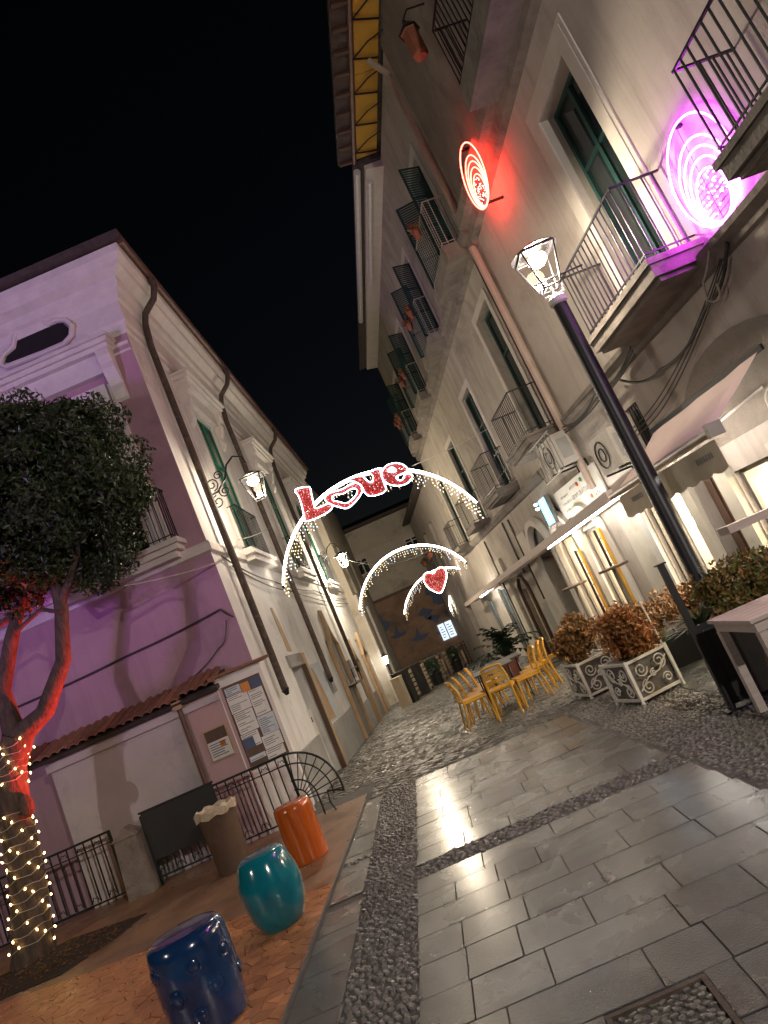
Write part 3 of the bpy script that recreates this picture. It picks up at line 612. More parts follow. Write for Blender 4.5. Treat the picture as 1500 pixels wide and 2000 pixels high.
balcony(TR, RC, 23.5, 25.1, .5, 3.75, 4.65, M['cornice'], 'iron', .13, .14)
balcony(TR, RC, 12.0, 13.7, .5, 7.98, 8.98, M['cornice'], 'alu', .115, .3, pots=1)
balcony(TR, RC, 15.7, 17.35, .42, 7.98, 8.95, M['cornice'], 'alu', .13, .25, pots=2)
balcony(TR, RC, 19.5, 21.1, .42, 7.96, 8.9, M['cornice'], 'alu', .14, .25, pots=2)
balcony(TR, RC, 23.3, 24.9, .42, 7.9, 8.8, M['cornice'], 'alu', .15, .25, pots=3)
lc = TR(9.35, .42, 9.9)
hl = root('hanging_lantern', (lc[0], lc[1], lc[2]), 'red hexagonal hanging lantern beside the topmost balcony', 'lantern')
put('lantern_body', MB().lathe([(.09,-.35),(.13,-.3),(.13,.1),(.15,.12)], lc, 6), M['pot'], hl); put('lantern_roof', MB().lathe([(.18,.13),(.04,.3),(.02,.36)], lc, 6), M['iron'], hl)
put('bracket', MB().tube([tuple(lc+np.array([0,0,.36])) if False else (lc[0],lc[1],lc[2]+.36), TR(9.35,.3,10.42), TR(9.35,0,10.42)], .015, 5), M['iron'], hl)
# lunette above the awning, meter window grille
lun = [(5.6,2.3)]+[(7.1+1.5*math.cos(a), 2.3+1.0*math.sin(a)) for a in np.linspace(math.pi, 0, 19)]
put('lunette', MB(TR).prism(lun, 1, 0, .012), M['lunette'], RB)
window(TR, RB, 9.25, 9.65, 2.72, 3.4, M['wood'], .1, False, False)
for k in range(4): put('grille_bar', MB(TR).box(9.31+k*.085,9.325+k*.085,-.03,-.015,2.72,3.4), M['iron'], RB)
put('pilaster', MB(TR).box(8.02,8.28,0,.09,-.3,2.4), M['shopp'], RB); put('pilaster', MB(TR).box(8.97,9.2,0,.07,-.3,2.45), M['shopp'], RB); put('pilaster', MB(TR).box(10.52,10.75,0,.07,-.3,2.45), M['wframe'], RB)
dr = put('brown_door', MB(TR).box(8.31,8.94,-.2,-.15,-.1,2.24), M['wood'], RB)
for k in range(3): put('door_batten', MB(TR).box(8.36+k*.19,8.50+k*.19,-.15,-.13,.1,2.1), M['wood'], dr)
# carved panels with arched ribs beside the shop door
for k in range(3):
    uc = 6.05+k*.34
    put('arched_rib', MB(TR).tube([(uc-.13,.03,2.12)]+[(uc+.13*math.cos(a),.03,2.42+.13*math.sin(a)) for a in np.linspace(math.pi,0,9)]+[(uc+.13,.03,2.12)], .022, 5), M['frame'], RB)
put('rib_shelf', MB(TR).box(5.6,7.1,0,.12,2.02,2.09), M['frame'], RB)
# lit interiors
def interior(par, a, b, c, d, dep, lm, floorz):
    t = MB(TR).box(a+.15,b-.15,-dep*.75,-dep*.45,d-.12,d-.06); put('ceiling_lamp', t, lm, par)
    s = put('shelving', MB(TR).box(a+.05,b-.05,-dep+.02,-dep+.22,floorz,floorz+.9).box(a+.05,b-.05,-dep+.02,-dep+.16,1.3,1.34).box(a+.05,b-.05,-dep+.02,-dep+.16,1.65,1.69), M['cream'], par)
    for k in range(7): uu = a+.1+(b-a-.25)*k/6; put('jar', MB(TR).box(uu,uu+.07,-dep+.06,-dep+.14,1.34,1.34+random.uniform(.12,.26)), M[random.choice(['teal','pot','cream','wood','inkg'])], s)
    gl = put('shop_front', MB(TR).box(a,a+.05,-.12,-.07,c,d).box(b-.05,b,-.12,-.07,c,d).box((a+b)/2-.025,(a+b)/2+.025,-.12,-.07,c,d).box(a+.05,b-.05,-.12,-.07,d-.05,d), M['gbox'], par)
    put('pane', MB(TR).box(a+.05,(a+b)/2-.025,-.1,-.095,c,d-.05), M['pane'], gl); put('pane', MB(TR).box((a+b)/2+.025,b-.05,-.1,-.095,c,d-.05), M['pane'], gl)
interior(RB, 9.22, 10.5, -.3, 2.3, 1.6, M['warmlight'], 0); interior(RB, 6.9, 8.0, -.3, 1.98, 1.3, M['warmlight'], 0)
interior(RC, 12.25, 13.35, -.6, 2.2, 1.5, M['warmlight'], -.1); interior(RC, 13.6, 14.9, -.6, 2.3, 1.5, M['warmlight'], -.1); interior(RC, 22.0, 23.0, -.9, 1.9, 1.0, M['tub'], -.4); interior(RC, 24.6, 25.6, -1, 1.7, .8, M['tub'], -.4)
put('globe_lamp', MB(TR).lathe([(.002,-.06),(.045,-.04),(.06,0),(.045,.04),(.002,.06)], (10.3,-.5,1.62), 12), M['white_l'], RB, True)
put('dark_door', MB(TR).box(15.32,16.58,-.3,-.25,-.5,2.08), M['black'], RC); put('door_notice', MB(TR).box(15.75,16.1,-.25,-.24,1.2,1.65), M['paper'], RC)
def roundarch(par, c, w, z0, zs, m, name='stone_arch', t=.1):
    pts = [(c-w/2,.04,z0)]+[(c+w/2*math.cos(a),.04,zs+w/2*math.sin(a)) for a in np.linspace(math.pi,0,13)]+[(c+w/2,.04,z0)]
    return put(name, MB(TR).tube(pts, t, 6), m, par, True)
roundarch(RC, 12.8, 1.25, -.4, 2.0, M['frame']); roundarch(RC, 14.25, 1.5, -.4, 2.0, M['frame']); roundarch(RC, 15.95, 1.6, -.5, 2.15, M['frame'], t=.13); roundarch(RC, 19.4, 1.05, -.7, 1.45, M['wood'], t=.05)
put('blind_arch', MB(TR).prism([(15.2,2.1)]+[(15.95+.75*math.cos(a), 2.1+.75*math.sin(a)) for a in np.linspace(math.pi,0,11)]+[(16.7,2.1)], 1, 0, .01), M['black'], RC)
put('pilaster', MB(TR).box(16.75,17.5,0,.12,-.7,2.9), M['frame'], RC); put('arch_door', MB(TR).box(18.92,19.88,-.15,-.1,-.7,1.58), M['cream'], RC)
put('pilaster', MB(TR).box(20.6,21.2,0,.1,-.8,2.7), M['shopp'], RC); put('grey_panel', MB(TR).box(17.6,18.4,0,.03,-.7,1.1), M['grey'], RC); put('grey_panel', MB(TR).box(20.0,20.5,0,.03,-.8,.6), M['grey'], RC)
put('wall_bracket', MB(TR).tube([(20.9,.02,2.1),(20.9,.25,2.25),(20.9,.3,1.95)], .02, 5), M['iron'], RC)
for (u, z0, z1) in ((17.9,1.2,3.4),(21.6,.2,3.4),(18.6,2.0,3.45)): put('conduit', MB(TR).tube([(u,.03,z1),(u+.02,.03,z0)], .025, 5), M['wire'], RC)
put('flyer_patch', MB(TR).box(11.1,11.45,0,.006,1.35,1.75), M['ink'], RB); put('wall_panel', MB(TR).box(10.8,11.5,0,.02,.2,2.3), M['shopp'], RB)
# yellow ladder-like garden trellis strips by the shop doors
for (u, o, zb, zt) in ((12.08,.18,-.05,2.12),(13.48,.18,-.08,1.95)):
    t = TR(u, o, 0); tr = root('yellow_trellis', (t[0], t[1], zb), 'yellow painted trellis strip, %s' % ('nearer the white-walled pilaster' if u < 13 else 'between the two glazed shop doors'), 'trellis', 'trellises by the shop doors')
    put('stile', MB(TR).box(u-.05,u+.01,o-.02,o+.02,zb,zt), M['chair'], tr); put('stile', MB(TR).box(u+.2,u+.23,o-.02,o+.02,zb,zt), M['iron'], tr)
    for k in range(9): put('rung', MB(TR).box(u+.01,u+.2,o-.012,o+.012,zb+.15+k*.23,zb+.165+k*.23), M['iron'], tr)
# ------------------------------------------------------------------ neon rings
def neon(name, u, z, R, label, tm, dm, sgn, k=(1.0,.79,.69,.59,.48), el=1.0, o=.06):
    c = TR(u, o, z-R); rt = root(name, c, label, 'neon sign', 'neon ring signs on the beige house')
    for r in k:
        cz_ = z-R+r*R+.03*(1-r); put('neon_tube', MB(TR).tube([(u+sgn*.02*(1-r)+R*r*el*math.cos(a), o, cz_+R*r*math.sin(a)) for a in np.linspace(0, 2*math.pi, 49)[:-1]], .0095, 6, True), tm, rt, True)
    r = k[-1]*R; cz_ = z-R+r+.02; w = MB(TR)
    for i in range(9): zz = cz_-r+2*r*(i+.5)/9; h = math.sqrt(max(0, r*r-(zz-cz_)**2)); w.tube([(u-h*el,o,zz),(u+h*el,o,zz)], .004, 4)
    w.tube([(u,o,z+R),(u+.05,o,z-R)], .004, 4); put('backing_wires', w, M['mesh'], rt); d = MB(TR)
    for i in range(46):
        a, q = random.uniform(0, 6.28), math.sqrt(random.random())*r*.9; d.lathe([(.001,-.009),(.009,0),(.001,.009)], (u+q*math.cos(a)*el, o+.01, cz_+q*math.sin(a)), 5)
    put('led_dots', d, dm, rt); [put('fixing', MB(TR).box(u-.02,u+.02,0,o,e_,e_+.03), M['iron'], rt) for e_ in (z-R-.01, z+R-.03)]
neon('neon_rings', 6.06, 4.58, .52, 'magenta neon rings on the wall between two balconies', M['neonp'], M['neonpd'], 1, el=.9)
neon('neon_rings', 9.95, 7.78, .50, 'red neon rings up at the stone band of the beige house', M['neonr'], M['neonrd'], 1, el=.95, o=.27)
# scratched lettering marks next to the magenta rings
sc = MB(TR)
for i in range(14): u = 5.25+.03*i; sc.box(u, u+.007, .0, .003, 4.42+.02*(i % 3), 4.47+.03*(i % 4))
put('faded_inscription', sc, M['ink'], RB)
# ------------------------------------------------------------------ awnings, sign, air conditioners
a1 = root('pink_awning', TR(7.8, .5, 2.3), 'half-open pink cloth awning with aluminium front bar and scalloped valance', 'awning')
cl = MB(TR); n = 8
for i in range(n):
    for j in range(4):
        def P(i, j): f = j/4; return (6.62+(9.15-6.62)*i/n+f*.12, .03+f*.77, 2.92-.52*f-.03*math.sin(f*math.pi)-.02*i/n+.008*math.sin(i*2.1+j))
        cl.quad(P(i,j), P(i+1,j), P(i+1,j+1), P(i,j+1))
put('cloth', cl, M['awn'], a1, True, fix=False); put('front_bar', MB(TR).tube([(6.66,.8,2.39),(9.45,.8,2.36)], .048, 10), M['alu'], a1, True)
put('wall_rail', MB(TR).box(6.55,9.2,.0,.04,2.9,2.96), M['iron'], a1); put('end_cap', MB(TR).box(6.60,6.66,.72,.88,2.32,2.46), M['alu'], a1)
v = MB(TR); uu = np.linspace(6.7, 9.28, 73); zt = 2.31; 
for i in range(72):
    f = lambda u: 2.02-.03*abs(math.sin((u-6.7)/2.58*math.pi*9))
    v.quad((uu[i],.8,f(uu[i])),(uu[i+1],.8,f(uu[i+1])),(uu[i+1],.8,zt),(uu[i],.8,zt))
va = put('valance', v, M['val'], a1, fix=False)
for u in (6.85, 8.6):
    tx = MB(TR)
    for k in range(7): tx.box(u+k*.05, u+k*.05+.03, .803, .806, 2.16, 2.22)
    put('valance_print', tx, M['inkg'] if False else M['grey'], va)
put('led_strip', MB(TR).tube([(6.8,.62,2.40),(9.2,.62,2.38)], .012, 6), M['ledstrip'], a1); put('arm', MB(TR).tube([(9.0,.04,2.6),(8.5,.5,2.45),(9.1,.76,2.38)], .02, 6), M['alu'], a1); put('arm', MB(TR).tube([(6.8,.04,2.6),(7.3,.5,2.45),(6.8,.76,2.40)], .02, 6), M['alu'], a1)
pu = on_r(1192, 966, .6); pv = on_r(886, 1196, .6)
def aw(f, o, dz): return (pu[0]+(26.5-pu[0])*f, o, pu[1]+(1.87-pu[1])*f+dz)
a2 = root('long_awning', TR(16, .4, 2.0), 'long retracted awning with cream front beam running along the shop arches', 'awning')
put('front_beam', MB(TR).prism([(0,0)], 0, 0, .001) if False else MB(TR).add([aw(0,.55,-.07),aw(0,.65,-.07),aw(0,.65,.07),aw(0,.55,.07),aw(1,.55,-.07),aw(1,.65,-.07),aw(1,.65,.07),aw(1,.55,.07)], [(0,1,2,3),(4,7,6,5),(0,4,5,1),(1,5,6,2),(2,6,7,3),(3,7,4,0)]), M['wtable'], a2)
put('rolled_cloth', MB(TR).tube([aw(0,.2,.02), aw(1,.2,.02)], .07, 8), M['awn'], a2, True)
put('led_strip', MB(TR).tube([aw(.01,.42,-.06), aw(.27,.42,-.06)], .014, 6), M['ledstrip'], a2); put('led_strip', MB(TR).tube([aw(.75,.42,-.06), aw(.85,.42,-.06)], .012, 6), M['ledstrip'], a2)
for f in (.03,.3,.55,.8,.98): put('arm', MB(TR).tube([aw(f,.0,.05), aw(f,.58,0)], .022, 6), M['alu'], a2)
sg = root('shop_sign', TR(12.5, 0, 2.8), 'white rectangular shop sign with faded lettering and small fruit prints', 'sign')
put('board', MB(TR).box(11.32,13.75,.03,.06,2.55,3.12), M['sign'], sg)
tx = MB(TR)
for r_, (a, b, z, h) in enumerate(((11.75,12.85,2.79,.085),(12.35,12.8,2.98,.06),(11.5,11.75,2.62,.07),(11.6,11.75,3.0,.06),(13.0,13.45,2.93,.05),(12.95,13.5,2.8,.05),(12.95,13.45,2.67,.05))):
    u = a
    while u < b: w = random.uniform(.03,.06); tx.box(u,u+.012,.061,.063,z,z+h).box(u,u+w,.061,.063,z+random.choice([0,h*.5,h-.012]),z+random.choice([0,h*.5,h-.012])+.012); u += w+.03
struct(put('faded_lettering', tx, M['grey'], sg), 'stuff')
for (u, z, mm) in ((12.35,2.99,'inkr'),(12.1,3.02,'inkg'),(11.95,2.66,'inko')): put('fruit_print', MB(TR).lathe([(.002,-.05),(.045,-.02),(.04,.03),(.002,.05)], (u,.05,z), 10), M[mm], sg)
lb = root('lightbox', TR(14.05, .2, 2.7), 'glowing pale blue lightbox beside the white shop sign', 'lightbox')
put('mount', MB(TR).box(14.1,14.2,0,.1,2.8,2.95), M['iron'], lb); put('casing', MB(TR).box(13.92,14.4,.1,.2,2.6,3.2), M['gbox'], lb); put('lit_face', MB(TR).box(13.95,14.37,.201,.21,2.63,3.17), M['coolsign'], lb)
for k, (dz) in enumerate((.12,.02)): put('spot_lamp', MB(TR).lathe([(.03,-.02),(.045,.02),(.002,.03)], (14.5,.24,3.02+dz), 8), M['ledc'], lb)
def ac(u, z, o0, label, w=.8):
    c = TR(u, o0, z); t = root('air_conditioner', c, label, 'air conditioner', 'air conditioners on the shop walls')
    put('casing', MB(TR).box(u-w/2,u+w/2,o0,o0+.3,z,z+.56), M['acbox'], t)
    put('fan_guard', MB(TR).tube([(u+.1+.2*math.cos(a),o0+.305,z+.28+.2*math.sin(a)) for a in np.linspace(0,2*math.pi,17)[:-1]], .012, 5, True).tube([(u+.1+.1*math.cos(a),o0+.305,z+.28+.1*math.sin(a)) for a in np.linspace(0,2*math.pi,13)[:-1]], .01, 5, True), M['black'], t)
    put('vent', MB(TR).box(u-w/2-.004,u-w/2,o0+.05,o0+.25,z+.1,z+.45), M['grey'], t)
    for s_ in (-.25,.25): put('bracket', MB(TR).box(u+s_-.02,u+s_+.02,0,o0+.32,z-.03,z-.002).box(u+s_-.018,u+s_+.018,0,.02,z-.3,z-.03), M['iron'], t)
ac(9.95, 2.72, .1, 'boxy air conditioner on brackets beside the pink awning', .75); ac(11.9, 3.28, .14, 'old air conditioner caged under the stone balcony')
cage = MB(TR)
for k in range(7): cage.box(11.35+k*.19,11.365+k*.19,.50,.515,3.2,3.9)
cage.box(11.3,12.55,.5,.52,3.2,3.22).box(11.3,12.55,.5,.52,3.88,3.9)
put('cage', cage, M['gbox'], RC)
# ================================================================== end of the street
EB = root('end_house', (0, 38, gz(38)), 'plain house closing the street, painted mural on its lower wall', 'house')
facade('wall', lambda u, o, z: (u, 38-o, z), -8, 2.45, -1.5, 8.1, [(.38,1.17,5.8,6.5,.25),(-2.6,-1.9,5.6,6.5,.25)], M['endw'], EB)
window(lambda u, o, z: (u, 38-o, z), EB, .38,1.17,5.8,6.5, M['wframe'], .15); window(lambda u, o, z: (u, 38-o, z), EB, -2.6,-1.9,5.6,6.5, M['wframe'], .15)
put('side_wall', MB().box(2.45,2.6,37.98,46,-1.5,8.1), M['endw'], EB); put('roof', MB().prism([(37.5,8.1),(37.5,8.25),(44,9.6),(44,8.1)], 0, -8.2, 2.9), M['rooft'], EB); put('string_course', MB().box(-8,2.45,37.9,38,6.75,6.85), M['endw'], EB)
mu = mat('mural_paint', (.34,.215,.14), (.19,.12,.08), 1.1, .85, stain=(.05,.055,.065), sscale=.55)
mp = put('mural', MB().box(-4.2,2.4,37.93,37.97,.15,3.9), mu, EB)
put('mural_frame', MB().box(-4.3,2.42,37.86,37.95,3.9,4.05).box(-4.3,-4.2,37.9,37.96,.1,3.9), M['wood'], EB)
for (cx_, cz_, s_) in ((-.9,1.35,.55),(-1.9,1.9,.5),(.35,1.15,.4)):
    put('painted_boat', MB().prism([(cx_-s_,cz_),(cx_-.6*s_,cz_-.35*s_),(cx_+.6*s_,cz_-.35*s_),(cx_+s_,cz_),(cx_+.1*s_,cz_+.06*s_),(cx_+.05*s_,cz_+1.0*s_),(cx_-.45*s_,cz_+.1*s_)], 1, 37.915, 37.928), M['inkb'], mp)
for (cx_, cz_, s_) in ((.9,3.1,.8),(-.1,2.3,.45),(-2.7,2.8,.7),(.2,1.9,.35)):
    pts = [(cx_+s_*(.75+.35*math.sin(3*a+cx_))*math.cos(a), cz_+s_*.85*(.7+.3*math.cos(2*a+cz_))*math.sin(a)) for a in np.linspace(0,2*math.pi,15)[:-1]]
    put('painted_shape', MB().prism(pts, 1, 37.915, 37.928), M['inkb'], mp)
for (a, b) in ((.18,.52),(.58,.95)):
    q = put('lit_panel', MB().box(a,b,37.84,37.88,.62,1.5), M['litpanel'], EB); ln = MB()
    for k in range(5): ln.box(a+.06,b-.06-.1*random.random(),37.835,37.84,.75+k*.14,.79+k*.14)
    put('print_lines', ln, M['inkb'], q)
put('low_wall', MB().box(-4.2,2.4,37.3,37.6,-1.2,-.15), M['cream'], EB); put('low_wall_top', MB().box(-4.2,2.4,37.25,37.65,-.15,.1), M['wood'], EB)
# far left house behind the white one
FL = root('left_far_house', (XL+.25, 32, -1), 'narrow house beyond the white one with pale pilasters along the street', 'house')
TF = lambda u, o, z: (XL+.3+o, u, z)
facade('wall', TF, 28.0, 38, -1.5, 9.2, [(29.5,30.5,4.2,6.4,.25),(33,34,4.2,6.4,.25),(30,31,-1.2,1.4,.25)], M['endw'], FL)
for (a, b) in ((29.5,30.5),(33,34)): window(TF, FL, a, b, 4.2, 6.4, M['dgreen'], .15)
put('pilaster', MB(TF).box(28.05,28.5,0,.12,-1.4,4.0), M['frame'], FL); put('pilaster', MB(TF).box(31.6,32.0,0,.1,-1.4,3.6), M['frame'], FL)
# terrace fence and planters in front of the mural
TS0 = np.array([-1.85, 23.6]); TS1 = np.array([1.3, 35.5]); td = (TS1-TS0)/np.linalg.norm(TS1-TS0); TLn = float(np.linalg.norm(TS1-TS0))
def onrow(f): p = TS0+(TS1-TS0)*f; return (p[0], p[1], gz(p[1])-.01)
ra = math.atan2(td[1], td[0])
def TW(f0):
    p = onrow(f0); n = (td[1], -td[0])
    return lambda u, o, z: (p[0]+td[0]*u+n[0]*o, p[1]+td[1]*u+n[1]*o, p[2]+z)
for i, (f, kind) in enumerate(((0,'pillar'),(.045,'black'),(.12,'slat'),(.17,'black'),(.26,'slat'),(.36,'bush'),(.45,'slat'),(.56,'slat'),(.66,'bush'),(.76,'slat'),(.88,'slat'))):
    T = TW(f); p = onrow(f); place = 'beside the far-left house wall' if i < 3 else ('half way along the mural terrace' if i < 7 else 'at the far end of the mural terrace')
    if kind == 'pillar': o = root('cream_pillar', p, 'cream boarded pillar starting the terrace fence', 'pillar'); put('post', MB(T).box(-.18,.18,-.15,.15,0,.98), M['cream'], o); put('cap', MB(T).box(-.2,.2,-.17,.17,.98,1.02), M['cream'], o)
    elif kind == 'black': o = root('black_planter', p, 'tall black planter tub, %s' % ('next to the cream pillar' if i == 1 else 'between two slatted screens'), 'planter', 'black planters of the terrace'); put('tub', MB(T).box(-.28,.28,-.22,.22,0,1.1), M['black'], o); put('rim', MB(T).box(-.3,.3,-.24,.24,1.1,1.15), M['black'], o)
    elif kind == 'slat':
        o = root('slatted_screen', p, 'low cream slatted screen %s' % ['after the first black tub','after the second black tub','between the dark round shrubs, first','between the dark round shrubs, second','past the last round shrub','ending the terrace fence'][[2,4,6,7,9,10].index(i)], 'screen', 'slatted screens of the terrace')
        for k in range(6): put('slat', MB(T).box(-.32,.32,-.03,.02,.12+k*.16,.23+k*.16), M['cream'], o)
        put('post', MB(T).box(-.36,-.31,-.05,.03,0,1.1), M['wood'], o); put('post', MB(T).box(.31,.36,-.05,.03,0,1.1), M['wood'], o)
    else:
        o = root('potted_shrub', p, 'dark round potted shrub %s' % ('closer to the cream pillar' if i == 5 else 'farther along the mural terrace'), 'shrub', 'round shrubs of the terrace')
        put('tub', MB().lathe([(.2,0),(.28,.45),(.3,.45),(.25,.47)], p, 14), M['black'], o, True); put('crown', leaves_ball((p[0],p[1],p[2]+.78), .36, .36, 700, .06), M['palm'], o, fix=False)
gl = root('gate_lantern', (-2.25, 27.5, gz(27.5)), 'small lit lantern on a dark post in front of the mural', 'lantern')
put('post', MB().tube([(-2.25,27.5,gz(27.5)),(-2.25,27.5,1.0)], .03, 6), M['iron'], gl); put('lit_glass', MB().lathe([(.06,1.02),(.11,1.3)], (-2.25,27.5,0), 6), M['white_l'], gl); put('lantern_roof', MB().lathe([(.15,1.3),(.03,1.45)], (-2.25,27.5,0), 6), M['iron'], gl)
# ================================================================== light arches over the street
def circ(p0, p1, ap):
    """arc through two ends and an apex height, in the x-z plane"""
    (x0, z0), (x1, z1) = p0, p1; c = (x0+x1)/2; h = (x1-x0)/2; zb = (z0+z1)/2; s_ = ap-zb; r = (h*h+s_*s_)/(2*s_); zc = ap-r; a = math.asin(min(1, h/r)); a = a if s_ < h else math.pi-a
    return lambda t: (c+r*math.sin(-a+2*a*t), zc+r*math.cos(-a+2*a*t)+(z0-zb)*(1-2*t))
def arch(Y, p0, p1, ap, label, tm, drop, t0=0.0, t1=1.0, dens=60, mats=('ice','iceb'), r=.028):
    f = circ(p0, p1, ap); a = root('light_arch', (p0[0], Y, p0[1]), label, 'light arch', 'light arches over the street')
    put('light_tube', MB().tube([(f(t)[0], Y, f(t)[1]) for t in np.linspace(t0, t1, 40)], r, 8), tm, a, True)
    put('arch_frame', MB().tube([(f(t)[0], Y+.05, f(t)[1]-.05) for t in np.linspace(t0, t1, 30)], .012, 5), M['alu'], a)
    w = MB(); d = {m: MB() for m in mats}
    for i in range(dens):
        t = t0+(t1-t0)*(i+.5)/dens; x, z = f(t); L = random.uniform(.35, 1)*drop; w.tube([(x, Y, z-.02), (x+random.uniform(-.02,.02), Y, z-L)], .003, 3)
        for k in range(int(L/.075)):
            zz = z-.06-k*.075; m = mats[0] if random.random() < .62 else mats[-1]
            d[m].lathe([(.001,-.018),(.0095,-.005),(.001,.014)], (x+random.uniform(-.025,.025), Y+random.uniform(-.02,.02), zz), 4)
    put('icicle_wires', w, M['wwire'], a, fix=False)
    for m in set(mats): struct(put('icicle_lights', d[m], M[m], a, fix=False), 'stuff')
    for e in (p0, p1): put('clamp', MB().box(e[0]-.03,e[0]+.03,Y-.03,Y+.08,e[1]-.05,e[1]+.02), M['iron'], a)
    return a
YA1 = 14.6
la = arch(YA1, (-2.59,3.73), (1.89,3.68), 5.30, 'white light arch carrying the red word Love above the street', M['led'], .55, dens=70, r=.017)
def cp(x, y): p = on_y(560+x*260/1500, 880+y*160/923, YA1-.08); return (p[0], p[2])
LET = [[(85,455),(120,425),(235,405),(265,415),(270,450),(288,530),(305,610),(318,660),(400,625),(480,590),(522,622),(500,670),(390,740),(220,805),(200,780),(193,720),(165,600),(130,500)],
 [(440,575),(425,530),(470,480),(560,455),(640,432),(700,385),(790,358),(845,398),(858,455),(805,545),(690,662),(580,635),(490,605)],
 [(680,325),(855,275),(870,310),(960,375),(978,290),(938,258),(930,232),(1065,190),(1080,215),(1050,240),(1100,370),(1132,465),(940,525),(870,470),(850,400),(765,345),(700,348)],
 [(1350,245),(1366,200),(1310,152),(1210,135),(1110,170),(1066,250),(1080,330),(1150,385),(1250,402),(1350,380),(1410,320),(1420,268),(1335,258),(1312,325),(1270,342),(1215,295)]]
HOLE = {1: [(505,535),(540,495),(640,490),(720,430),(785,425),(800,470),(760,530),(680,600),(580,575),(518,562)], 3: [(1130,240),(1150,200),(1205,185),(1245,240)]}
def smooth_poly(P, it=2):
    for _ in range(it): P = [q for i in range(len(P)) for q in ((P[i][0]*.75+P[(i+1) % len(P)][0]*.25, P[i][1]*.75+P[(i+1) % len(P)][1]*.25), (P[i][0]*.25+P[(i+1) % len(P)][0]*.75, P[i][1]*.25+P[(i+1) % len(P)][1]*.75))]
    return P
def inside(x, z, P):
    c = False; j = len(P)-1
    for i in range(len(P)):
        if (P[i][1] > z) != (P[j][1] > z) and x < (P[j][0]-P[i][0])*(z-P[i][1])/(P[j][1]-P[i][1])+P[i][0]: c = not c
        j = i
    return c
M['garland'] = mat('red_garland', (.42,.02,.025), (.10,.006,.008), 40, .35)
def lit_shape(par, name, P, hole, Y, tube_m, r=.016, n=240, dot='redled'):
    xs_, zs_ = [p[0] for p in P], [p[1] for p in P]
    lt = put(name, MB().tube([(p[0], Y, p[1]) for p in P], r, 6, True), tube_m, par, True)
    if hole: put('inner_outline', MB().tube([(p[0], Y, p[1]) for p in hole], r*.85, 6, True), tube_m, lt, True)
    b = MB(); d1 = MB(); d2 = MB(); st = .03; zz = min(zs_); 
    while zz < max(zs_):           # garland strands strung across the letter
        xx = min(xs_)
        while xx < max(xs_):
            if inside(xx, zz, P) and not (hole and inside(xx, zz, hole)):
                b.add([(xx-st*.55,Y+.03+random.uniform(-.01,.01),zz-st*.5),(xx+st*.55,Y+.03+random.uniform(-.01,.01),zz-st*.5),(xx+st*.55,Y+.03+random.uniform(-.01,.01),zz+st*.5),(xx-st*.55,Y+.03+random.uniform(-.01,.01),zz+st*.5)], [(0,1,2,3)])
                if random.random() < .5: (d1 if random.random() < .8 else d2).lathe([(.001,-.011),(.0095,0),(.001,.011)], (xx+random.uniform(-.012,.012), Y+.005, zz+random.uniform(-.012,.012)), 4)
            xx += st
        zz += st
    put('garland', b, M['garland'], lt, fix=False); struct(put('red_lights', d1, M[dot], lt, fix=False), 'stuff'); struct(put('pink_lights', d2, M['pinkled'], lt, fix=False), 'stuff'); return lt
for i, nm in enumerate(('letter_l','heart_letter','letter_v','letter_e')):
    P = [cp(*q) for q in LET[i]]; Hh = [cp(*q) for q in HOLE[i]] if i in HOLE else None
    P = smooth_poly(P, 2 if i in (1,3) else 1); Hh = smooth_poly(Hh, 2) if Hh else None
    lit_shape(la, nm, P, Hh, YA1-.08, M['ledc'], .009)
arch(22.0, (-1.94,3.02), (1.74,3.07), 4.30, 'plain white light arch with icicle drops in front of the mural', M['led'], .42, dens=56, r=.018)
ha = arch(28.0, (-.89,2.49), (2.35,2.75), 3.62, 'smaller light arch carrying a red heart', M['led'], .38, dens=36, r=.02)
HP = [on_y(*q, 27.92) for q in ((853,1158),(835,1148),(826,1132),(829,1120),(838,1117),(846,1121),(851,1113),(860,1107),(869,1110),(873,1120),(871,1135),(866,1150),(862,1158))]
hp = [(p[0], p[2]) for p in HP]; hp = smooth_poly(hp, 1)
lit_shape(ha, 'heart', hp, None, 27.92, M['led'], .013)
arch(34.0, (1.15,1.4), (2.6,2.3), 3.0, 'last short light arch glimpsed past the awning tip', M['led'], .4, 0.12, .45, 20, r=.035)
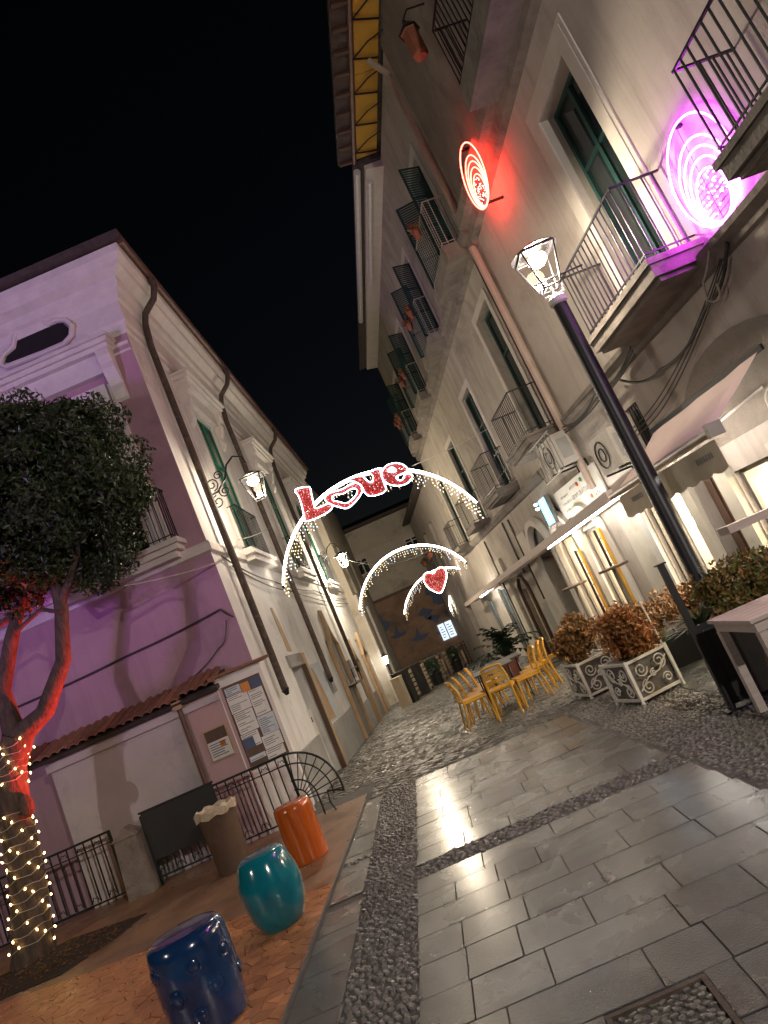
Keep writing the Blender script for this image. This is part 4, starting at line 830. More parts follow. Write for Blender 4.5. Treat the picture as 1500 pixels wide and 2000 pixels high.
# ================================================================== lamps
def lantern(par, c, s, flip=1, light=400, hang=False, col=(1,.80,.55)):
    """four-sided tapered street lantern; c is its bottom centre"""
    x, y, z = c; h = .46*s; b, t = .10*s, .20*s; fr = MB()
    B = [(x+b*i, y+b*j, z) for i, j in ((-1,-1),(1,-1),(1,1),(-1,1))]; Tt = [(x+t*i, y+t*j, z+h) for i, j in ((-1,-1),(1,-1),(1,1),(-1,1))]
    for i in range(4): fr.tube([B[i], Tt[i]], .012*s, 5); fr.tube([B[i], B[(i+1) % 4]], .012*s, 5); fr.tube([Tt[i], Tt[(i+1) % 4]], .014*s, 5)
    lf = put('lantern_frame', fr, M['lampiron'], par)
    put('lantern_roof', MB().lathe([(t*1.5,h),(t*1.45,h+.03*s),(t*.7,h+.16*s),(t*.62,h+.17*s),(t*.5,h+.26*s),(.03*s,h+.30*s),(.02*s,h+.36*s)], c, 4), M['lampiron'], par) if False else put('lantern_roof', MB().lathe([(t*1.45,h+.012),(t*1.4,h+.025*s),(t*.6,h+.10*s),(t*.3,h+.13*s),(.02*s,h+.15*s)], c, 12), M['lampiron'], par, True)
    for i in range(4):
        j = (i+1) % 4; q = MB(); ce = np.array([x, y, 0]); 
        f = lambda p: tuple(np.array(p)*.985+np.array([x*.015, y*.015, p[2]*.015]))
        q.quad(f(B[i]), f(B[j]), f(Tt[j]), f(Tt[i])); put('pane', q, M['pane'], lf, fix=False)
    put('bulb', MB().lathe([(.002,-.10*s),(.06*s,-.085*s),(.115*s,-.03*s),(.11*s,.03*s),(.05*s,.058*s),(.002,.06*s)], (x, y, z+h-.07*s), 14), M['bulb'], par, True)
    l = bpy.data.lights.new('lamp_light', 'POINT'); l.energy = light; l.color = col; l.shadow_soft_size = .09*s; lo = bpy.data.objects.new('lamp_light', l); COL.objects.link(lo); lo.parent = par
    lo.location = np.array([x, y, z+h-.22*s])-ORG[par.name]
PX, PY = float(on_y(1240,880,7.45)[0]), 7.45
sl = root('street_lamp', (PX, PY, 0), 'tall dark lamp post with a single glowing four-sided lantern', 'street lamp')
zt = float(on_y(1092,592,7.45)[2])
put('post', MB().lathe([(.17,0),(.17,.12),(.125,.16),(.125,.75),(.14,.78),(.14,.84),(.10,.9),(.09,2.8),(.08,zt)], (PX,PY,0), 18), M['lampiron'], sl, True)
put('collar', MB().lathe([(.08,zt-.02),(.105,zt),(.105,zt+.06),(.06,zt+.1),(.03,zt+.12)], (PX,PY,0), 18), M['wframe'], sl, True)
put('cradle', MB().tube([(PX,PY,zt+.1),(PX-.12,PY,zt+.12),(PX-.13,PY,zt+.22)], .016, 6).tube([(PX,PY,zt+.1),(PX+.12,PY,zt+.12),(PX+.13,PY,zt+.22)], .016, 6).tube([(PX,PY,zt+.08),(PX,PY,zt+.24)], .02, 6), M['wframe'], sl)
put('ladder_bar', MB().tube([(PX-.16,PY-.02,zt+.30),(PX+.42,PY-.02,zt+.30)], .013, 6), M['lampiron'], sl)
lantern(sl, (PX, PY, zt+.2), .98, light=150, col=(1,.85,.66))
for (x, y, lab) in ((-9.5,-2.5,'matching lamp post out on the open square past the terrace'),(3.6,-3.5,'added fill lamp post, out of view back along the shop side of the square')):  # the shop-side post is an unseen addition that brightens the square
    s2 = copy_tree(sl); s2.location = (x, y, 0); s2['label'] = lab
    for ch in s2.children:
        if ch.type == 'LIGHT': ch.data = ch.data.copy(); ch.data.energy = 520 if x < 0 else 800; ch.data.color = (1,.92,.82)
for o in (sl, *[q for q in bpy.data.objects if q.name.startswith('street_lamp.')]): o['group'] = 'lamp posts of the square'
fx = root('floodlight', (-9.5, -2.3, 3.6), 'small violet floodlight clamped to the lamp post on the open square', 'floodlight')
put('housing', MB().box(-9.62,-9.38,-2.38,-2.24,3.5,3.7), M['black'], fx); put('lens', MB().box(-9.6,-9.4,-2.24,-2.235,3.52,3.68), M['neonpd'], fx)
l = bpy.data.lights.new('violet_spot', 'SPOT'); l.energy = 1000; l.color = (.58,.17,1); l.spot_size = math.radians(52); l.spot_blend = .9; l.shadow_soft_size = .5
lo = bpy.data.objects.new('violet_spot', l); COL.objects.link(lo); lo.parent = fx; lo.location = (0,.1,0); lo.rotation_euler = (Vector((-5.6,10.8,7.3))-Vector((-9.5,-2.2,3.6))).to_track_quat('-Z','Y').to_euler()
def wall_lamp(y, z, lab, light, far):
    t = root('wall_lamp', (XL, y, z), lab, 'wall lamp', 'lanterns on the white street wall'); br = MB(TL)
    br.tube([(y,0,z),(y,.2,z+.02),(y,.40,z+.18),(y,.52,z+.42),(y,.68,z+.52),(y,.82,z+.45),(y,.86,z+.30)], .018, 6)
    def sp(c, r, a0, turns, o=1): return [(y, c[0]+o*r*(1-.75*k/14)*math.cos(a0+turns*6.28*k/14), c[1]+r*(1-.75*k/14)*math.sin(a0+turns*6.28*k/14)) for k in range(15)]
    for (c, r, a0) in (((.14,z+.18),.13,-1.5),((.14,z-.16),.13,1.5),((.32,z-.02),.11,2.5),((.30,z+.30),.09,-.5)): br.tube(sp(c, r, a0, 1.4), .013, 5)
    br.box(y-.03,y+.03,0,.03,z-.3,z+.35); put('bracket', br, M['iron'], t); lantern(t, (XL+.86, y, z-.42), .92, light=light, col=(1,.84,.62))
wall_lamp(12.05, 5.42, 'scrolled iron wall lantern by the mauve corner', 70, False); wall_lamp(23.3, 5.05, 'scrolled iron wall lantern farther down the street', 420, True)
# ================================================================== tree with fairy lights
def at(x, y, Y): return tuple(on_y(x, y, Y))
tree = root('ficus_tree', (-6.05, 8.85, 0), 'leafy ficus tree with a leaning trunk lit red in the terrace bed', 'tree')
tp = [(-6.07,8.85,-.02), (-6.0,8.85,.3), at(55,1720,8.85), at(30,1600,8.85), at(22,1500,8.85), at(36,1436,8.85)]
tk = MB().tube(tp, [.27,.225,.205,.19,.18,.19], 14)
def wob(P, r): return [(p[0]+random.uniform(-r,r), p[1]+random.uniform(-r,r), p[2]+random.uniform(-r,r)) for p in P]
tk.tube([at(36,1440,8.85), at(88,1390,8.8), at(124,1290,8.75), at(120,1190,8.75), at(100,1080,8.75), at(70,960,8.7), at(60,850,8.7)], [.15,.115,.095,.085,.075,.055,.03], 10)
tk.tube([at(30,1440,8.85), at(5,1350,8.95), at(22,1250,9.0), at(40,1180,9.05), at(60,1100,9.1), at(50,950,9.2)], [.14,.10,.09,.07,.05,.02], 10)
tk.tube([at(40,1190,9.05), at(0,1220,9.2), at(-60,1150,9.3)], [.06,.05,.03], 8)
tk.tube([at(120,1180,8.75), at(150,1080,8.6), at(155,960,8.55), at(190,880,8.5)], [.06,.045,.035,.015], 8)
tk.tube([at(100,1080,8.75), at(40,980,8.6), at(-20,900,8.5)], [.055,.04,.02], 8)
tk.tube([at(30,1235,9.0), at(80,1190,8.8), at(120,1195,8.6)], [.035,.03,.02], 6)
put('trunk', tk, M['bark'], tree, True)
put('burl', MB().lathe([(.001,-.16),(.07,-.1),(.09,.03),(.04,.12),(.001,.13)], at(52,1572,8.76), 10), M['bark'], tree, True)
# crown: many leaf clumps
Pp = []
cc = np.array(at(60,985,8.9)); 
for _ in range(430):
    d = RNG.normal(size=3); d /= np.linalg.norm(d); q = RNG.uniform(.35, 1)**.6; c = cc+d*q*np.array([1.74, 1.4, 1.32])
    if c[2] < cc[2]-1.25+.2*RNG.random(): c[2] = cc[2]-1.15+.25*RNG.random()
    if c[0] > -2.95: continue
    c += RNG.normal(size=3)*np.array([.07,.07,.07]); r = RNG.uniform(.14, .36); n = int(420*r/.3); e = RNG.normal(size=(n,3)); e /= np.linalg.norm(e, axis=1)[:,None]; Pp.append(c+e*(RNG.uniform(.25,1,n)**.5)[:,None]*r*np.array([1.1,1.1,.8]))
put('crown', leafset(np.concatenate(Pp), None, .038, .42), M['leaf'], tree, fix=False)
fl = root('fairy_lights', (-6.05, 8.8, .05), 'warm fairy lights wound around the leaning tree trunk', 'string lights')
fb = MB().lathe([(.001,-.018),(.012,-.006),(.010,.010),(.001,.019)], n=6).mesh('fairy_bulb', smooth=True); fb.materials.append(M['fairy'])
TPv = [Vector(p) for p in tp]; rad = [.27,.225,.205,.19,.18,.19]
def along(z):
    for i in range(len(TPv)-1):
        if TPv[i].z <= z <= TPv[i+1].z: f = (z-TPv[i].z)/(TPv[i+1].z-TPv[i].z); return TPv[i].lerp(TPv[i+1], f), rad[i]+(rad[i+1]-rad[i])*f
    return TPv[-1], .19
for (z0, z1, turns) in ((.12,1.72,13),(2.0,2.5,5)):
    w = []; n = turns*16
    for k in range(n): z = z0+(z1-z0)*k/n; c, r = along(z); a = 2*math.pi*k/16; w.append((c.x+(r+.012)*math.cos(a), c.y+(r+.012)*math.sin(a), z+.02*math.sin(k*1.7)))
    put('cable', MB().tube(w, .005, 4), M['wwire'], fl)
    for k in range(0, n, 3):
        p = w[k]; c, r = along(p[2]); o = Vector((p[0]-c.x, p[1]-c.y, 0)).normalized()*.02
        inst('bulb', fb, (p[0]+o.x, p[1]+o.y, p[2]+random.uniform(-.03,.03)), fl, (random.uniform(-.6,.6), random.uniform(-.6,.6), 0))
up = root('red_uplight', (-3.62, 9.4, 0), 'small red spotlight on the ground behind the litter bin', 'spotlight')
ux, uy = -3.62, 9.4
put('housing', MB().lathe([(.05,.02),(.06,.05),(.06,.14),(.05,.15)], (ux,uy,0), 12), M['black'], up, True); put('lens', MB().lathe([(.045,.151),(.001,.153)], (ux,uy,0), 12), M['inkr'], up)
l = bpy.data.lights.new('red_spot', 'SPOT'); l.energy = 850; l.color = (1,.05,.035); l.spot_size = math.radians(52); l.spot_blend = .7; l.shadow_soft_size = .04
lo = bpy.data.objects.new('red_spot', l); COL.objects.link(lo); lo.parent = up; lo.location = (0,0,.2); lo.rotation_euler = (Vector((-5.35,8.85,3.0))-Vector((ux,uy,.2))).to_track_quat('-Z','Y').to_euler()
# ================================================================== railing, pillar, panel, bin
YR = 9.9; barm = bars_shared(.80, .016, 'giron')
def railing(x0, x1, label, fan=False):
    o = root('iron_railing', ((x0+x1)/2, YR, 0), label, 'railing', 'railings along the terrace'); r = MB().box(x0,x1,YR-.02,YR+.02,.93,.96).box(x0,x1,YR-.012,YR+.012,.10,.12).box(x0,x1,YR-.01,YR+.01,.80,.815)
    put('rails', r, M['giron'], o); n = int((x1-x0)/.125)
    for i in range(n+1): inst('bar', barm, (x0+.02+(x1-x0-.04)*i/n, YR, .13), o)
    sm_ = MB().tube([(-.045,0,.0),(-.03,0,.05),(0,0,.03),(.03,0,.05),(.045,0,0)], .007, 4).mesh('scroll'); sm_.materials.append(M['giron'])
    for i in range(0, n, 2): inst('scroll', sm_, (x0+.02+(x1-x0-.04)*(i+.5)/n, YR, .84), o); inst('scroll', sm_, (x0+.02+(x1-x0-.04)*(i+.5)/n, YR, .16), o)
    for xx in (x0+.01, x1-.01): put('post', MB().box(xx-.018,xx+.018,YR-.018,YR+.018,0,.95), M['giron'], o)
    if fan:
        c = (x1-.04, .30)
        for R_ in (.64,.50,.28,.15): put('fan_arc', MB().tube([(c[0]+R_*math.sin(a), YR, c[1]+R_*math.cos(a)) for a in np.linspace(0, math.radians(100), 14)], .016 if R_ > .6 else .011, 6), M['giron'], o)
        for k in range(8): a = math.radians(8+k*12.5); put('fan_spoke', MB().tube([(c[0]+.15*math.sin(a),YR,c[1]+.15*math.cos(a)),(c[0]+.64*math.sin(a),YR,c[1]+.64*math.cos(a))], .008, 5), M['giron'], o)
        put('fan_foot', MB().tube([(c[0]+.63,YR,.2),(c[0]+.42,YR,.28),(c[0]+.40,YR,.12),(c[0]+.44,YR,0)], .013, 5).tube([(c[0]+.28,YR,.3),(c[0]+.28,YR,0)], .013, 5), M['giron'], o)
    return o
railing(-8.6, -5.27, 'black iron railing left of the stone pillar behind the fairy-lit trunk'); railing(-4.80, -2.62, 'black iron railing with a fan-shaped end beside the notice board', True)
pi = root('stone_pillar', (-5.03, 9.9, 0), 'short tapered stone pillar with a pointed cap between the railings', 'pillar')
put('shaft', MB().add([(-5.22,9.72,0),(-4.84,9.72,0),(-4.84,10.08,0),(-5.22,10.08,0),(-5.19,9.76,.78),(-4.87,9.76,.78),(-4.87,10.04,.78),(-5.19,10.04,.78)], [(0,3,2,1),(4,5,6,7),(0,1,5,4),(1,2,6,5),(2,3,7,6),(3,0,4,7)]), M['stone'], pi)
put('cap', MB().add([(-5.22,9.73,.782),(-4.84,9.73,.782),(-4.84,10.07,.782),(-5.22,10.07,.782),(-5.03,9.8,.92),(-5.03,10.0,.92)], [(0,3,2,1),(0,1,4),(1,2,5,4),(2,3,5),(3,0,4,5)]), M['stone'], pi)
bp = root('black_banner', (-4.2, 9.8, .34), 'black fabric banner tied over the railing behind the brown bin', 'banner')
bm_ = MB(); n = 14
for i in range(n+1):
    x = -4.76+1.08*i/n; y = 9.845-.007*math.sin(i*1.1)
    bm_.v += [(x, y, .34+.008*math.sin(i*1.7)), (x, y, 1.0), (x, y+.006, 1.0), (x, y+.006, .34+.008*math.sin(i*1.7))]
for i in range(n): bm_.f += [(4*i+k, 4*i+(k+1) % 4, 4*i+4+(k+1) % 4, 4*i+4+k) for k in range(4)]
bm_.f += [(0,1,2,3), (4*n,4*n+1,4*n+2,4*n+3)]
put('fabric', bm_, M['black'], bp, True); put('hem', MB().tube([(-4.78,9.84,1.0),(-3.66,9.84,1.0)], .014, 6), M['black'], bp)
bx_, by_ = -3.42, 8.95
bi = root('litter_bin', (bx_, by_, 0), 'brown cylindrical litter bin with a pale plastic bag folded over its rim', 'bin')
put('bin_body', MB().lathe([(.20,0),(.205,.02),(.235,.74),(.245,.76),(.22,.76),(.21,.6)], (bx_,by_,0), 22, False), M['bin'], bi, True)
bag = MB(); n = 26; vs = []
for j, (r, z) in enumerate(((.20,.70),(.235,.80),(.27,.775),(.265,.70))):
    for k in range(n): a = 2*math.pi*k/n; rr = r+.014*math.sin(k*2.7+j)+random.uniform(-.008,.008); vs.append((bx_+rr*math.cos(a), by_+rr*math.sin(a), z+.018*math.sin(k*1.9+j*2)))
bag.add(vs, [(j*n+k, j*n+(k+1) % n, (j+1)*n+(k+1) % n, (j+1)*n+k) for j in range(3) for k in range(n)]); put('bin_bag', bag, M['bag'], bi, True, fix=False)
# ================================================================== ceramic stools
def stool(x, y, prof, m, label, dents=False):
    o = root('ceramic_stool', (x, y, 0), label, 'stool', 'ceramic drum stools on the terrace'); put('body', MB().lathe(prof, (x,y,0), 40), m, o, True)
    if dents:
        for (a, z, r) in ((-1.15,.44,.045),(-1.75,.30,.05),(-.75,.28,.045),(-1.35,.16,.04),(-2.3,.45,.045),(-.3,.42,.04),(-2.0,.1,.045),(.3,.25,.045),(1.6,.4,.05),(2.6,.3,.05)):
            R_ = .262; c = Vector((x+R_*math.cos(a), y+R_*math.sin(a), z)); nrm = Vector((math.cos(a), math.sin(a), 0)); b = MB()
            t1, t2 = Vector((-math.sin(a), math.cos(a), 0)), Vector((0,0,1))
            b.tube([tuple(c+t1*r*math.cos(q)+t2*r*math.sin(q)-nrm*.006) for q in np.linspace(0, 6.28, 15)[:-1]], .013, 6, True); put('boss_ring', b, m, o, True)
            h = MB(); vs = [tuple(c+t1*r*.8*math.cos(q)+t2*r*.8*math.sin(q)+nrm*.004) for q in np.linspace(0, 6.28, 13)[:-1]]; h.add(vs+[tuple(c+nrm*.02)], [(i, (i+1) % 12, 12) for i in range(12)]); put('boss', h, m, o, True, fix=False)
stool(-2.34, 4.88, [(.20,0),(.235,.02),(.25,.1),(.265,.3),(.262,.52),(.25,.575),(.225,.60),(.18,.607),(.02,.61)], M['blue'], 'dark blue glazed drum stool with raised bosses', True)
stool(-2.15, 6.22, [(.17,0),(.185,.01),(.235,.12),(.265,.28),(.262,.38),(.225,.52),(.205,.57),(.19,.59),(.15,.60),(.02,.603)], M['teal'], 'teal glazed barrel-shaped ceramic stool')
stool(-2.22, 7.92, [(.195,0),(.205,.01),(.212,.2),(.212,.55),(.205,.60),(.19,.618),(.15,.624),(.02,.627)], M['orange'], 'orange glazed straight cylinder ceramic stool')
# ================================================================== cafe chairs and tables
def make_chair():
    t = root('cafe_chair', (0,0,0), 'x', 'chair', 'yellow cafe chairs around the dark tables')
    put('seat', MB().prism([(-.2,-.2),(.2,-.2),(.18,.2),(-.18,.2)], 2, .43, .455), M['chair'], t)
    for k in range(4): put('seat_slat', MB().box(-.18+k*.095,-.10+k*.095,-.19,.19,.4555,.463), M['chair'], t)
    for s_ in (-1, 1):
        put('rear_leg', MB().tube([(s_*.19,.27,0),(s_*.185,.2,.44),(s_*.175,.22,.66),(s_*.15,.27,.80)], .018, 6), M['chair'], t, True); put('front_leg', MB().tube([(s_*.21,-.22,0),(s_*.19,-.19,.44)], .018, 6), M['chair'], t, True)
        put('side_rail', MB().tube([(s_*.2,-.19,.42),(s_*.185,.2,.42)], .012, 5), M['chair'], t)
    bk = [(-.15,.265,.80)]+[(.17*math.cos(a), .265+.03*math.sin(a), .80+.035*math.sin(a)) for a in np.linspace(math.pi, 0, 7)]+[(.15,.265,.80)]
    put('back_rail', MB().tube(bk, .018, 6), M['chair'], t, True)
    for z in (.56,.64,.72): put('back_slat', MB().add([(-.165,.215+(z-.56)*.25,z),(0,.245+(z-.56)*.25,z),(.165,.215+(z-.56)*.25,z),(.165,.215+(z-.56)*.25,z+.055),(0,.245+(z-.56)*.25,z+.055),(-.165,.215+(z-.56)*.25,z+.055)], [(0,1,4,5),(1,2,3,4)]), M['chair'], t, fix=False)
    return t
CH = [(.10,11.85,1.75,'at the near end of the tables, mauve corner side'),(.22,12.4,1.65,'second from the near end on the white-house side'),(.36,12.95,1.6,'third along on the white-house side of the tables'),(.50,13.5,1.5,'last along on the white-house side of the tables'),
      (.60,11.55,2.95,'facing down the street at the table end'),(1.05,11.8,-1.45,'at the near end on the shop side of the dark tables'),(1.24,12.35,-1.6,'second along on the shop side'),(1.40,12.9,-1.5,'third along on the shop side'),(2.0,13.3,-2.6,'pulled away by itself towards the shop wall')]
c0 = make_chair()
for i, (x, y, r, lab) in enumerate(CH):
    c = c0 if i == 0 else copy_tree(c0); c.location = (x, y, gz(y)+.012); c.rotation_euler = (0, 0, r); c['label'] = 'yellow slatted cafe chair '+lab
def make_table():
    t = root('cafe_table', (0,0,0), 'x', 'table', 'dark cafe tables'); put('table_top', MB().box(-.35,.35,-.35,.35,.72,.745), M['ttop'], t)
    for s_ in (-1, 1): put('leg', MB().tube([(s_*.28,-.25,0),(s_*.28,.22,.72)], .014, 6), M['black'], t); put('leg', MB().tube([(s_*.25,.25,0),(s_*.25,-.22,.72)], .014, 6), M['black'], t)
    put('stretcher', MB().box(-.28,.28,-.01,.01,.34,.36), M['black'], t); return t
t0 = make_table()
for i, (x, y, lab) in enumerate(((.62,12.15,'folding dark table ringed by yellow chairs, nearer the stone carpet'),(.86,12.95,'second folding dark table ringed by yellow chairs'))):
    t = t0 if i == 0 else copy_tree(t0); t.location = (x, y, gz(y)+.012); t['label'] = lab
# ================================================================== planters, hedges
def scroll_panel(T, a, b, c, d):
    m = MB(T); m.box(a,b,-.012,.012,c,c+.03).box(a,b,-.012,.012,d-.03,d).box(a,a+.025,-.012,.012,c+.03,d-.03).box(b-.025,b,-.012,.012,c+.03,d-.03)
    w, h = b-a, d-c
    def sp(cx_, cz_, r, a0, tn): m.tube([(cx_+r*(1-.8*k/18)*math.cos(a0+tn*6.28*k/18), 0, cz_+r*(1-.8*k/18)*math.sin(a0+tn*6.28*k/18)) for k in range(19)], .009, 5)
    sp(a+.28*w, c+.25*h, .19*h, 1.57, 1.6); sp(a+.72*w, c+.72*h, .2*h, -1.57, 1.6); sp(a+.27*w, c+.70*h, .19*h, 0, -1.6); sp(a+.76*w, c+.26*h, .14*h, 3.1, -1.5); sp(a+.5*w, c+.5*h, .10*h, 1, 1.5)
    m.tube([(a+.05,0,c+.1),(a+.35*w,0,c+.45*h),(a+.65*w,0,c+.5*h),(b-.05,0,d-.1)], .009, 5); return m
def planter(x, y, w, d, h, ang, label, crown_m, n, R_):
    ca, sa = math.cos(ang), math.sin(ang); z0 = gz(y)
    T = lambda u, o, z: (x+u*ca-o*sa, y+u*sa+o*ca, z0+z)
    o = root('planter', (x, y, z0), label, 'planter', 'white wrought-iron planters'); put('box', MB(T).box(-w/2+.03,w/2-.03,-d/2+.03,d/2-.03,.06,h-.02), M['pbox'], o)
    put('scroll_panel', scroll_panel(lambda u, q, z: T(u, -d/2+q, z), -w/2, w/2, .04, h), M['planter'], o, True); put('scroll_panel', scroll_panel(lambda u, q, z: T(-w/2+q, u, z), -d/2+.014, d/2-.014, .04, h), M['planter'], o, True)
    put('back_frame', MB(T).box(-w/2,w/2,d/2-.012,d/2+.012,h-.03,h).box(w/2-.012,w/2+.012,-d/2+.014,d/2-.014,h-.03,h), M['planter'], o)
    for i in (-1,1):
        for j in (-1,1): put('corner_post', MB(T).box(i*w/2-.014,i*w/2+.014,j*d/2-.014,j*d/2+.014,0,h+.012), M['planter'], o); put('foot', MB(T).lathe([(.02,0),(.026,.015),(.015,.035)], (i*w/2,j*d/2,0), 8), M['planter'], o)
    Pq = []
    for _ in range(26): e = RNG.normal(size=3); e /= np.linalg.norm(e); c = np.array([x, y, z0+h+R_[2]*.75])+e*RNG.uniform(.3,.85)*np.array(R_); k = n//26; f = RNG.normal(size=(k,3)); f /= np.linalg.norm(f, axis=1)[:,None]; Pq.append(c+f*RNG.uniform(.3,1,k)[:,None]*.17)
    put('shrub', leafset(np.concatenate(Pq), None, .034, .45), M[crown_m], o, fix=False); put('stems', MB().tube([(x,y,z0+h-.05),(x+.05,y,z0+h+.3)], .02, 5).tube([(x,y,z0+h-.05),(x-.12,y+.05,z0+h+.28)], .016, 5), M['bark'], o)
    return o
planter(2.02, 8.62, .58, .58, .50, .28, 'white wrought-iron planter with bushy orange shrub, beside the tall white stake', 'oleaf', 5200, (.36,.36,.34))
planter(1.78, 10.15, .55, .58, .50, .2, 'white wrought-iron planter with rusty brown shrub, nearer the yellow chairs', 'oleaf2', 5200, (.40,.40,.34))
st = root('white_stake', (2.36, 8.40, 0), 'thin white stake leaning up from the orange shrub planter', 'stake'); put('rod', MB().tube([(2.37,8.40,0),(2.34,8.42,1.0)], .011, 6), M['planter'], st); put('tip', MB().lathe([(.014,1.0),(.014,1.03),(.002,1.05)], (2.34,8.42,0), 8), M['planter'], st)
bd = root('long_planter', (2.95, 9.55, 0), 'long dark trough of orange-green shrubs and spiky leaves by the shops', 'planter')
put('trough', MB().box(2.35,3.5,9.35,9.8,0,.42), M['black'], bd); Pq = []
for _ in range(40): c = np.array([RNG.uniform(2.35,3.5), RNG.uniform(9.3,9.85), RNG.uniform(.5,.85)]); f = RNG.normal(size=(110,3)); f /= np.linalg.norm(f, axis=1)[:,None]; Pq.append(c+f*RNG.uniform(.3,1,110)[:,None]*.17)
put('shrub', leafset(np.concatenate(Pq), None, .032, .45), M['oleaf2'], bd, fix=False)
def spiky(c, n, L, par, up_=.6):
    m = MB()
    for i in range(n):
        a = random.uniform(0, 6.28); e = random.uniform(.1, 1.2)*up_; d = Vector((math.cos(a)*math.cos(e), math.sin(a)*math.cos(e), math.sin(e))); sd = d.cross(Vector((0,0,1))).normalized()*.014; l = L*random.uniform(.7,1.1); c_ = Vector(c)
        p1, p2 = c_+d*l*.55+Vector((0,0,.02)), c_+d*l-Vector((0,0,.06*l)); m.add([tuple(c_-sd),tuple(c_+sd),tuple(p1+sd),tuple(p1-sd),tuple(p2)], [(0,1,2,3),(3,2,4)])
    return put('spiky_leaves', m, M['spike'], par, fix=False)
hp_ = root('hedge_planter', (2.9, 6.9, 0), 'grey box planter with a clipped green-orange hedge behind the pale wooden table', 'planter')
put('box', MB().box(2.46,4.0,6.72,7.12,.03,.62), M['gbox'], hp_); put('box_rim', MB().box(2.44,4.02,6.70,7.14,.62,.66), M['gbox'], hp_); Pq = []
for _ in range(150): c = np.array([RNG.uniform(2.5,4.0), RNG.uniform(6.70,7.1), RNG.uniform(.72,1.14)]); f = RNG.normal(size=(100,3)); f /= np.linalg.norm(f, axis=1)[:,None]; Pq.append(c+f*RNG.uniform(.3,1,100)[:,None]*.14)
Pq = np.concatenate(Pq); hm = RNG.random(len(Pq)) < .38
put('hedge', leafset(Pq[~hm], None, .027, .5), M['hleaf'], hp_, fix=False); put('hedge_tips', leafset(Pq[hm], None, .026, .5), M['oleaf2'], hp_, fix=False)
spiky((2.40,7.0,.72), 90, .42, hp_)
spiky((2.42,8.9,.42), 60, .42, bd)
# slim sign post with dark panel
dp = root('sign_post', (2.18, 6.68, 0), 'slim black steel post with a low framed dark panel beside the table', 'post')
put('post', MB().box(2.155,2.21,6.65,6.71,0,1.43), M['black'], dp); put('post_cap', MB().box(2.135,2.23,6.63,6.73,1.43,1.445), M['black'], dp)
put('panel_frame', MB().box(2.21,2.26,6.66,6.70,.05,.8).box(2.40,2.44,6.66,6.70,.05,.8).box(2.26,2.40,6.66,6.70,.05,.09).box(2.26,2.40,6.66,6.70,.76,.8), M['lampiron'], dp); put('panel', MB().box(2.26,2.40,6.675,6.69,.09,.76), M['black'], dp); put('base_plate', MB().box(2.1,2.46,6.6,6.76,0,.015), M['black'], dp)
# pale wooden table at the right edge
wt = root('wooden_table', (2.9, 6.0, 0), 'pale wooden slatted table with square legs beside the slim post', 'table')
for k in range(6): put('table_plank', MB().box(2.22,3.7,5.52+k*.142,5.52+k*.142+.136,.82,.85), M['wtable'], wt)
put('apron', MB().box(2.25,3.68,6.30,6.33,.74,.818).box(2.25,3.68,5.55,5.58,.74,.818).box(2.25,2.28,5.581,6.299,.74,.818), M['wtable'], wt)
for (x, y) in ((2.28,6.30),(2.28,5.56),(2.85,6.30),(3.6,5.56),(3.6,6.30)): put('leg', MB().box(x-.035,x+.035,y-.035,y+.035,0,.738), M['wtable'], wt)
tb_ = root('brown_sack', (2.6, 5.95, 0), 'brown folded chair cover stowed under the pale wooden table', 'cover'); put('cover_cloth', MB().tube([(2.42,6.05,.02),(2.43,6.02,.4),(2.50,5.98,.62),(2.62,5.96,.66),(2.72,5.95,.5),(2.74,5.95,.02)], [.06,.05,.05,.05,.05,.06], 8), M['wood'], tb_, True); put('cover_back', MB().box(2.46,2.72,6.02,6.05,.0,.6), M['black'], tb_)
# shelf plank on the shop wall side
pk = root('wall_counter', (3.75, 7.3, 1.4), 'pale wooden counter plank reaching out from the shop wall', 'counter'); put('plank', MB().box(3.05,3.9,7.0,7.26,1.42,1.50), M['wtable'], pk); put('support', MB().box(3.7,3.76,7.05,7.2,0,1.418), M['black'], pk)
# bar tables
for (x, y, zt_, lab) in ((2.48,9.9,1.08,0),(2.75,9.95,1.08,1)): pass
for (px, py, Y, lab) in ((1197,1107,11.2,'round brown high table by the second glazed shop door'),(1122,1143,13.2,'round brown high table by the dark shop door')):
    c = on_y(px, py, Y); z0 = gz(Y); o = root('bar_table', (c[0], c[1], z0), lab, 'table', 'high round bar tables'); put('table_top', MB().lathe([(.235,-.03),(.245,-.02),(.245,.0),(.235,.01),(.01,.011)], tuple(c), 26), M['wood'], o, True); put('column', MB().tube([(c[0],c[1],z0+.02),(c[0],c[1],c[2]-.03)], .03, 8), M['gbox'], o); put('foot', MB().lathe([(.2,0),(.2,.02),(.03,.03)], (c[0],c[1],z0), 18), M['gbox'], o)
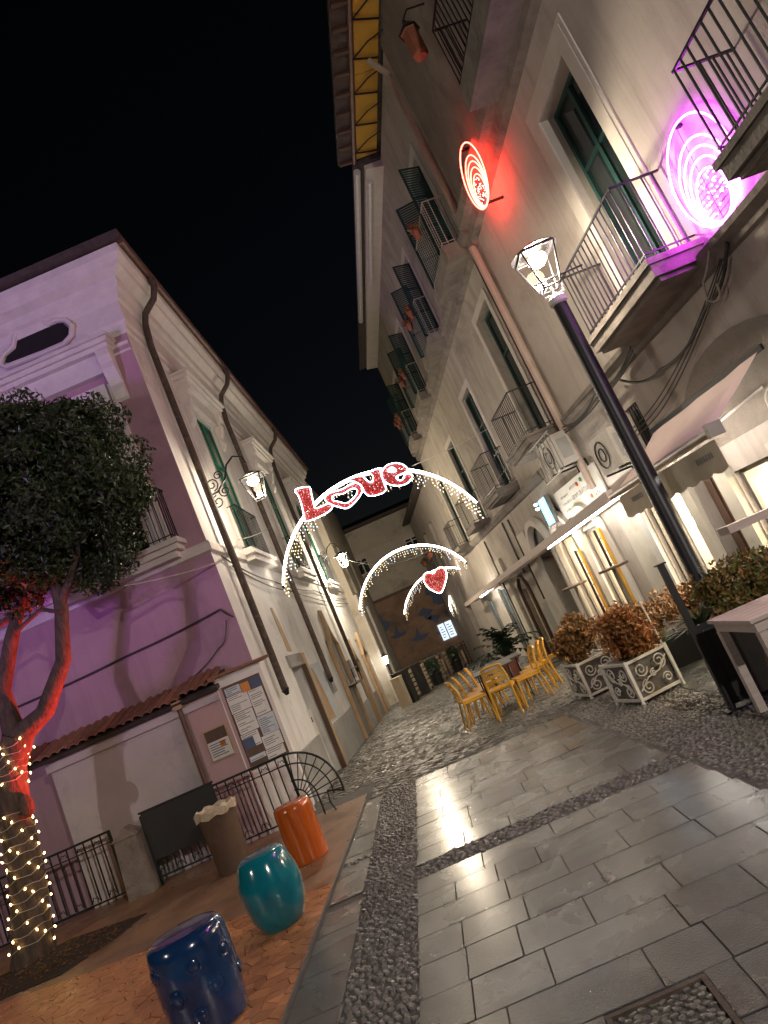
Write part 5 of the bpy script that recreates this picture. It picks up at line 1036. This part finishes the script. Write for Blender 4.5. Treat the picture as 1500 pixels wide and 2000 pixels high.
# potted palm
pp = on_y(995,1290,17.8); pz = gz(17.8); pm = root('potted_palm', (pp[0],17.8,pz), 'dark potted palm against the shop row past the yellow chairs', 'palm')
put('pot', MB().lathe([(.16,0),(.22,.36),(.24,.36),(.24,.4),(.2,.4)], (pp[0],17.8,pz), 16), M['pot'], pm, True); m = MB()
for i in range(46):
    a = random.uniform(0,6.28); e = random.uniform(.15,1.45); L_ = random.uniform(.7,1.15); c_ = Vector((pp[0],17.8,pz+.42+random.uniform(0,.5))); pr = None
    for k in range(7):
        f = k/6; d = Vector((math.cos(a)*math.cos(e)*f*L_, math.sin(a)*math.cos(e)*f*L_, math.sin(e)*f*L_-.45*f*f*L_)); p = c_+d
        if k and k < 7:
            sd = Vector((-math.sin(a), math.cos(a), 0)); w = .16*math.sin(f*2.9)+.02
            for s_ in (-1,1): m.add([tuple(p), tuple(p+sd*s_*w+Vector((0,0,-.06))), tuple(pr)], [(0,1,2)])
        pr = p
put('fronds', m, M['palm'], pm, fix=False)
# ================================================================== cables
def cable(pts, r, m, label, sag=0):
    P = [Vector(p) for p in pts]; Q = []
    for i in range(len(P)-1):
        for k in range(10): f = k/10; q = P[i].lerp(P[i+1], f); q.z -= sag*4*f*(1-f); Q.append(tuple(q))
    Q.append(tuple(P[-1])); o = put('cable', MB(), None, None) if False else None
    b = MB().tube(Q, r, 5); o = put('cable', b, m, None, True, loc=Q[0]); tag(o, label, 'cable', 'cables on the walls'); return o
cable([TL(11.2,.05,4.15), TL(14.5,.05,3.92), TL(20,.05,3.95), TL(27.5,.05,3.95)], .014, M['wire'], 'upper dark cable sagging along the white street wall', .08)
cable([TL(11.6,.06,4.0), TL(16.0,.06,3.75), TL(27.5,.06,3.75)], .012, M['wire'], 'lower dark cable sagging along the white street wall', .1)
cable([at(0,1395,10.8), at(250,1280,10.8), at(430,1190,10.8), TP(-2.82,.04,3.1)], .016, M['wire'], 'thick dark cable crossing the mauve gable', .02)
cable([at(240,1145,9.5), at(420,1100,10.78), TL(12.6,.1,4.6), (-2.45,14.6,5.0)], .01, M['wwire'], 'pale rope from the tree across the mauve corner to the light arch', .03)
cable([TP(-2.95,.04,3.1), TP(-3.2,.04,2.75), TP(-4.2,.04,2.45)], .008, M['wire'], 'thin wire hanging down the mauve gable', .1)
cable([(.95,14.6,5.0), TR(14.6,.1,5.1)], .008, M['wwire'], 'pale guy wire from the light arch to the aged row house', .04)
cable([(1.89,14.6,3.7), TR(15.4,.1,4.3)], .008, M['wwire'], 'short guy wire at the right foot of the light arch', .02)
cable([(-1.9,23.3,4.9), (-.2,25,4.2), (2.1,27,4.6)], .008, M['wwire'], 'thin wire sagging between the far lantern and the shop row', .15)
cable([TR(9.2,.08,3.75), TR(8.2,.08,3.45), TR(6.9,.08,3.6), TR(6.2,.08,3.9)], .018, M['wire'], 'thick black cable looped under the stone ledge', .1)
for k in range(3): cable([TR(9.6+.1*k,.07,3.0+.06*k), TR(8.2,.07,3.15+.06*k), TR(6.4,.07,3.78+.03*k)], .008, M['wire'], ['lowest','middle','highest'][k]+' thin wire running up over the lunette', .05)
for k in range(3): cable([TR(11.5,.17,3.78+.05*k), TR(9.9,.17,3.72+.06*k), TR(8.4,.17,3.8+.05*k)], .014, M['wire'], ['lowest','middle','highest'][k]+' cable bundled along the stone ledge', .04+.03*k)
cable([TR(6.35,.1,4.05), TR(6.6,.2,3.75), TR(6.75,.15,3.62), TR(6.6,.12,3.55), TR(6.5,.15,3.66)], .011, M['wwire'], 'white flex curling down from the magenta rings', .03)
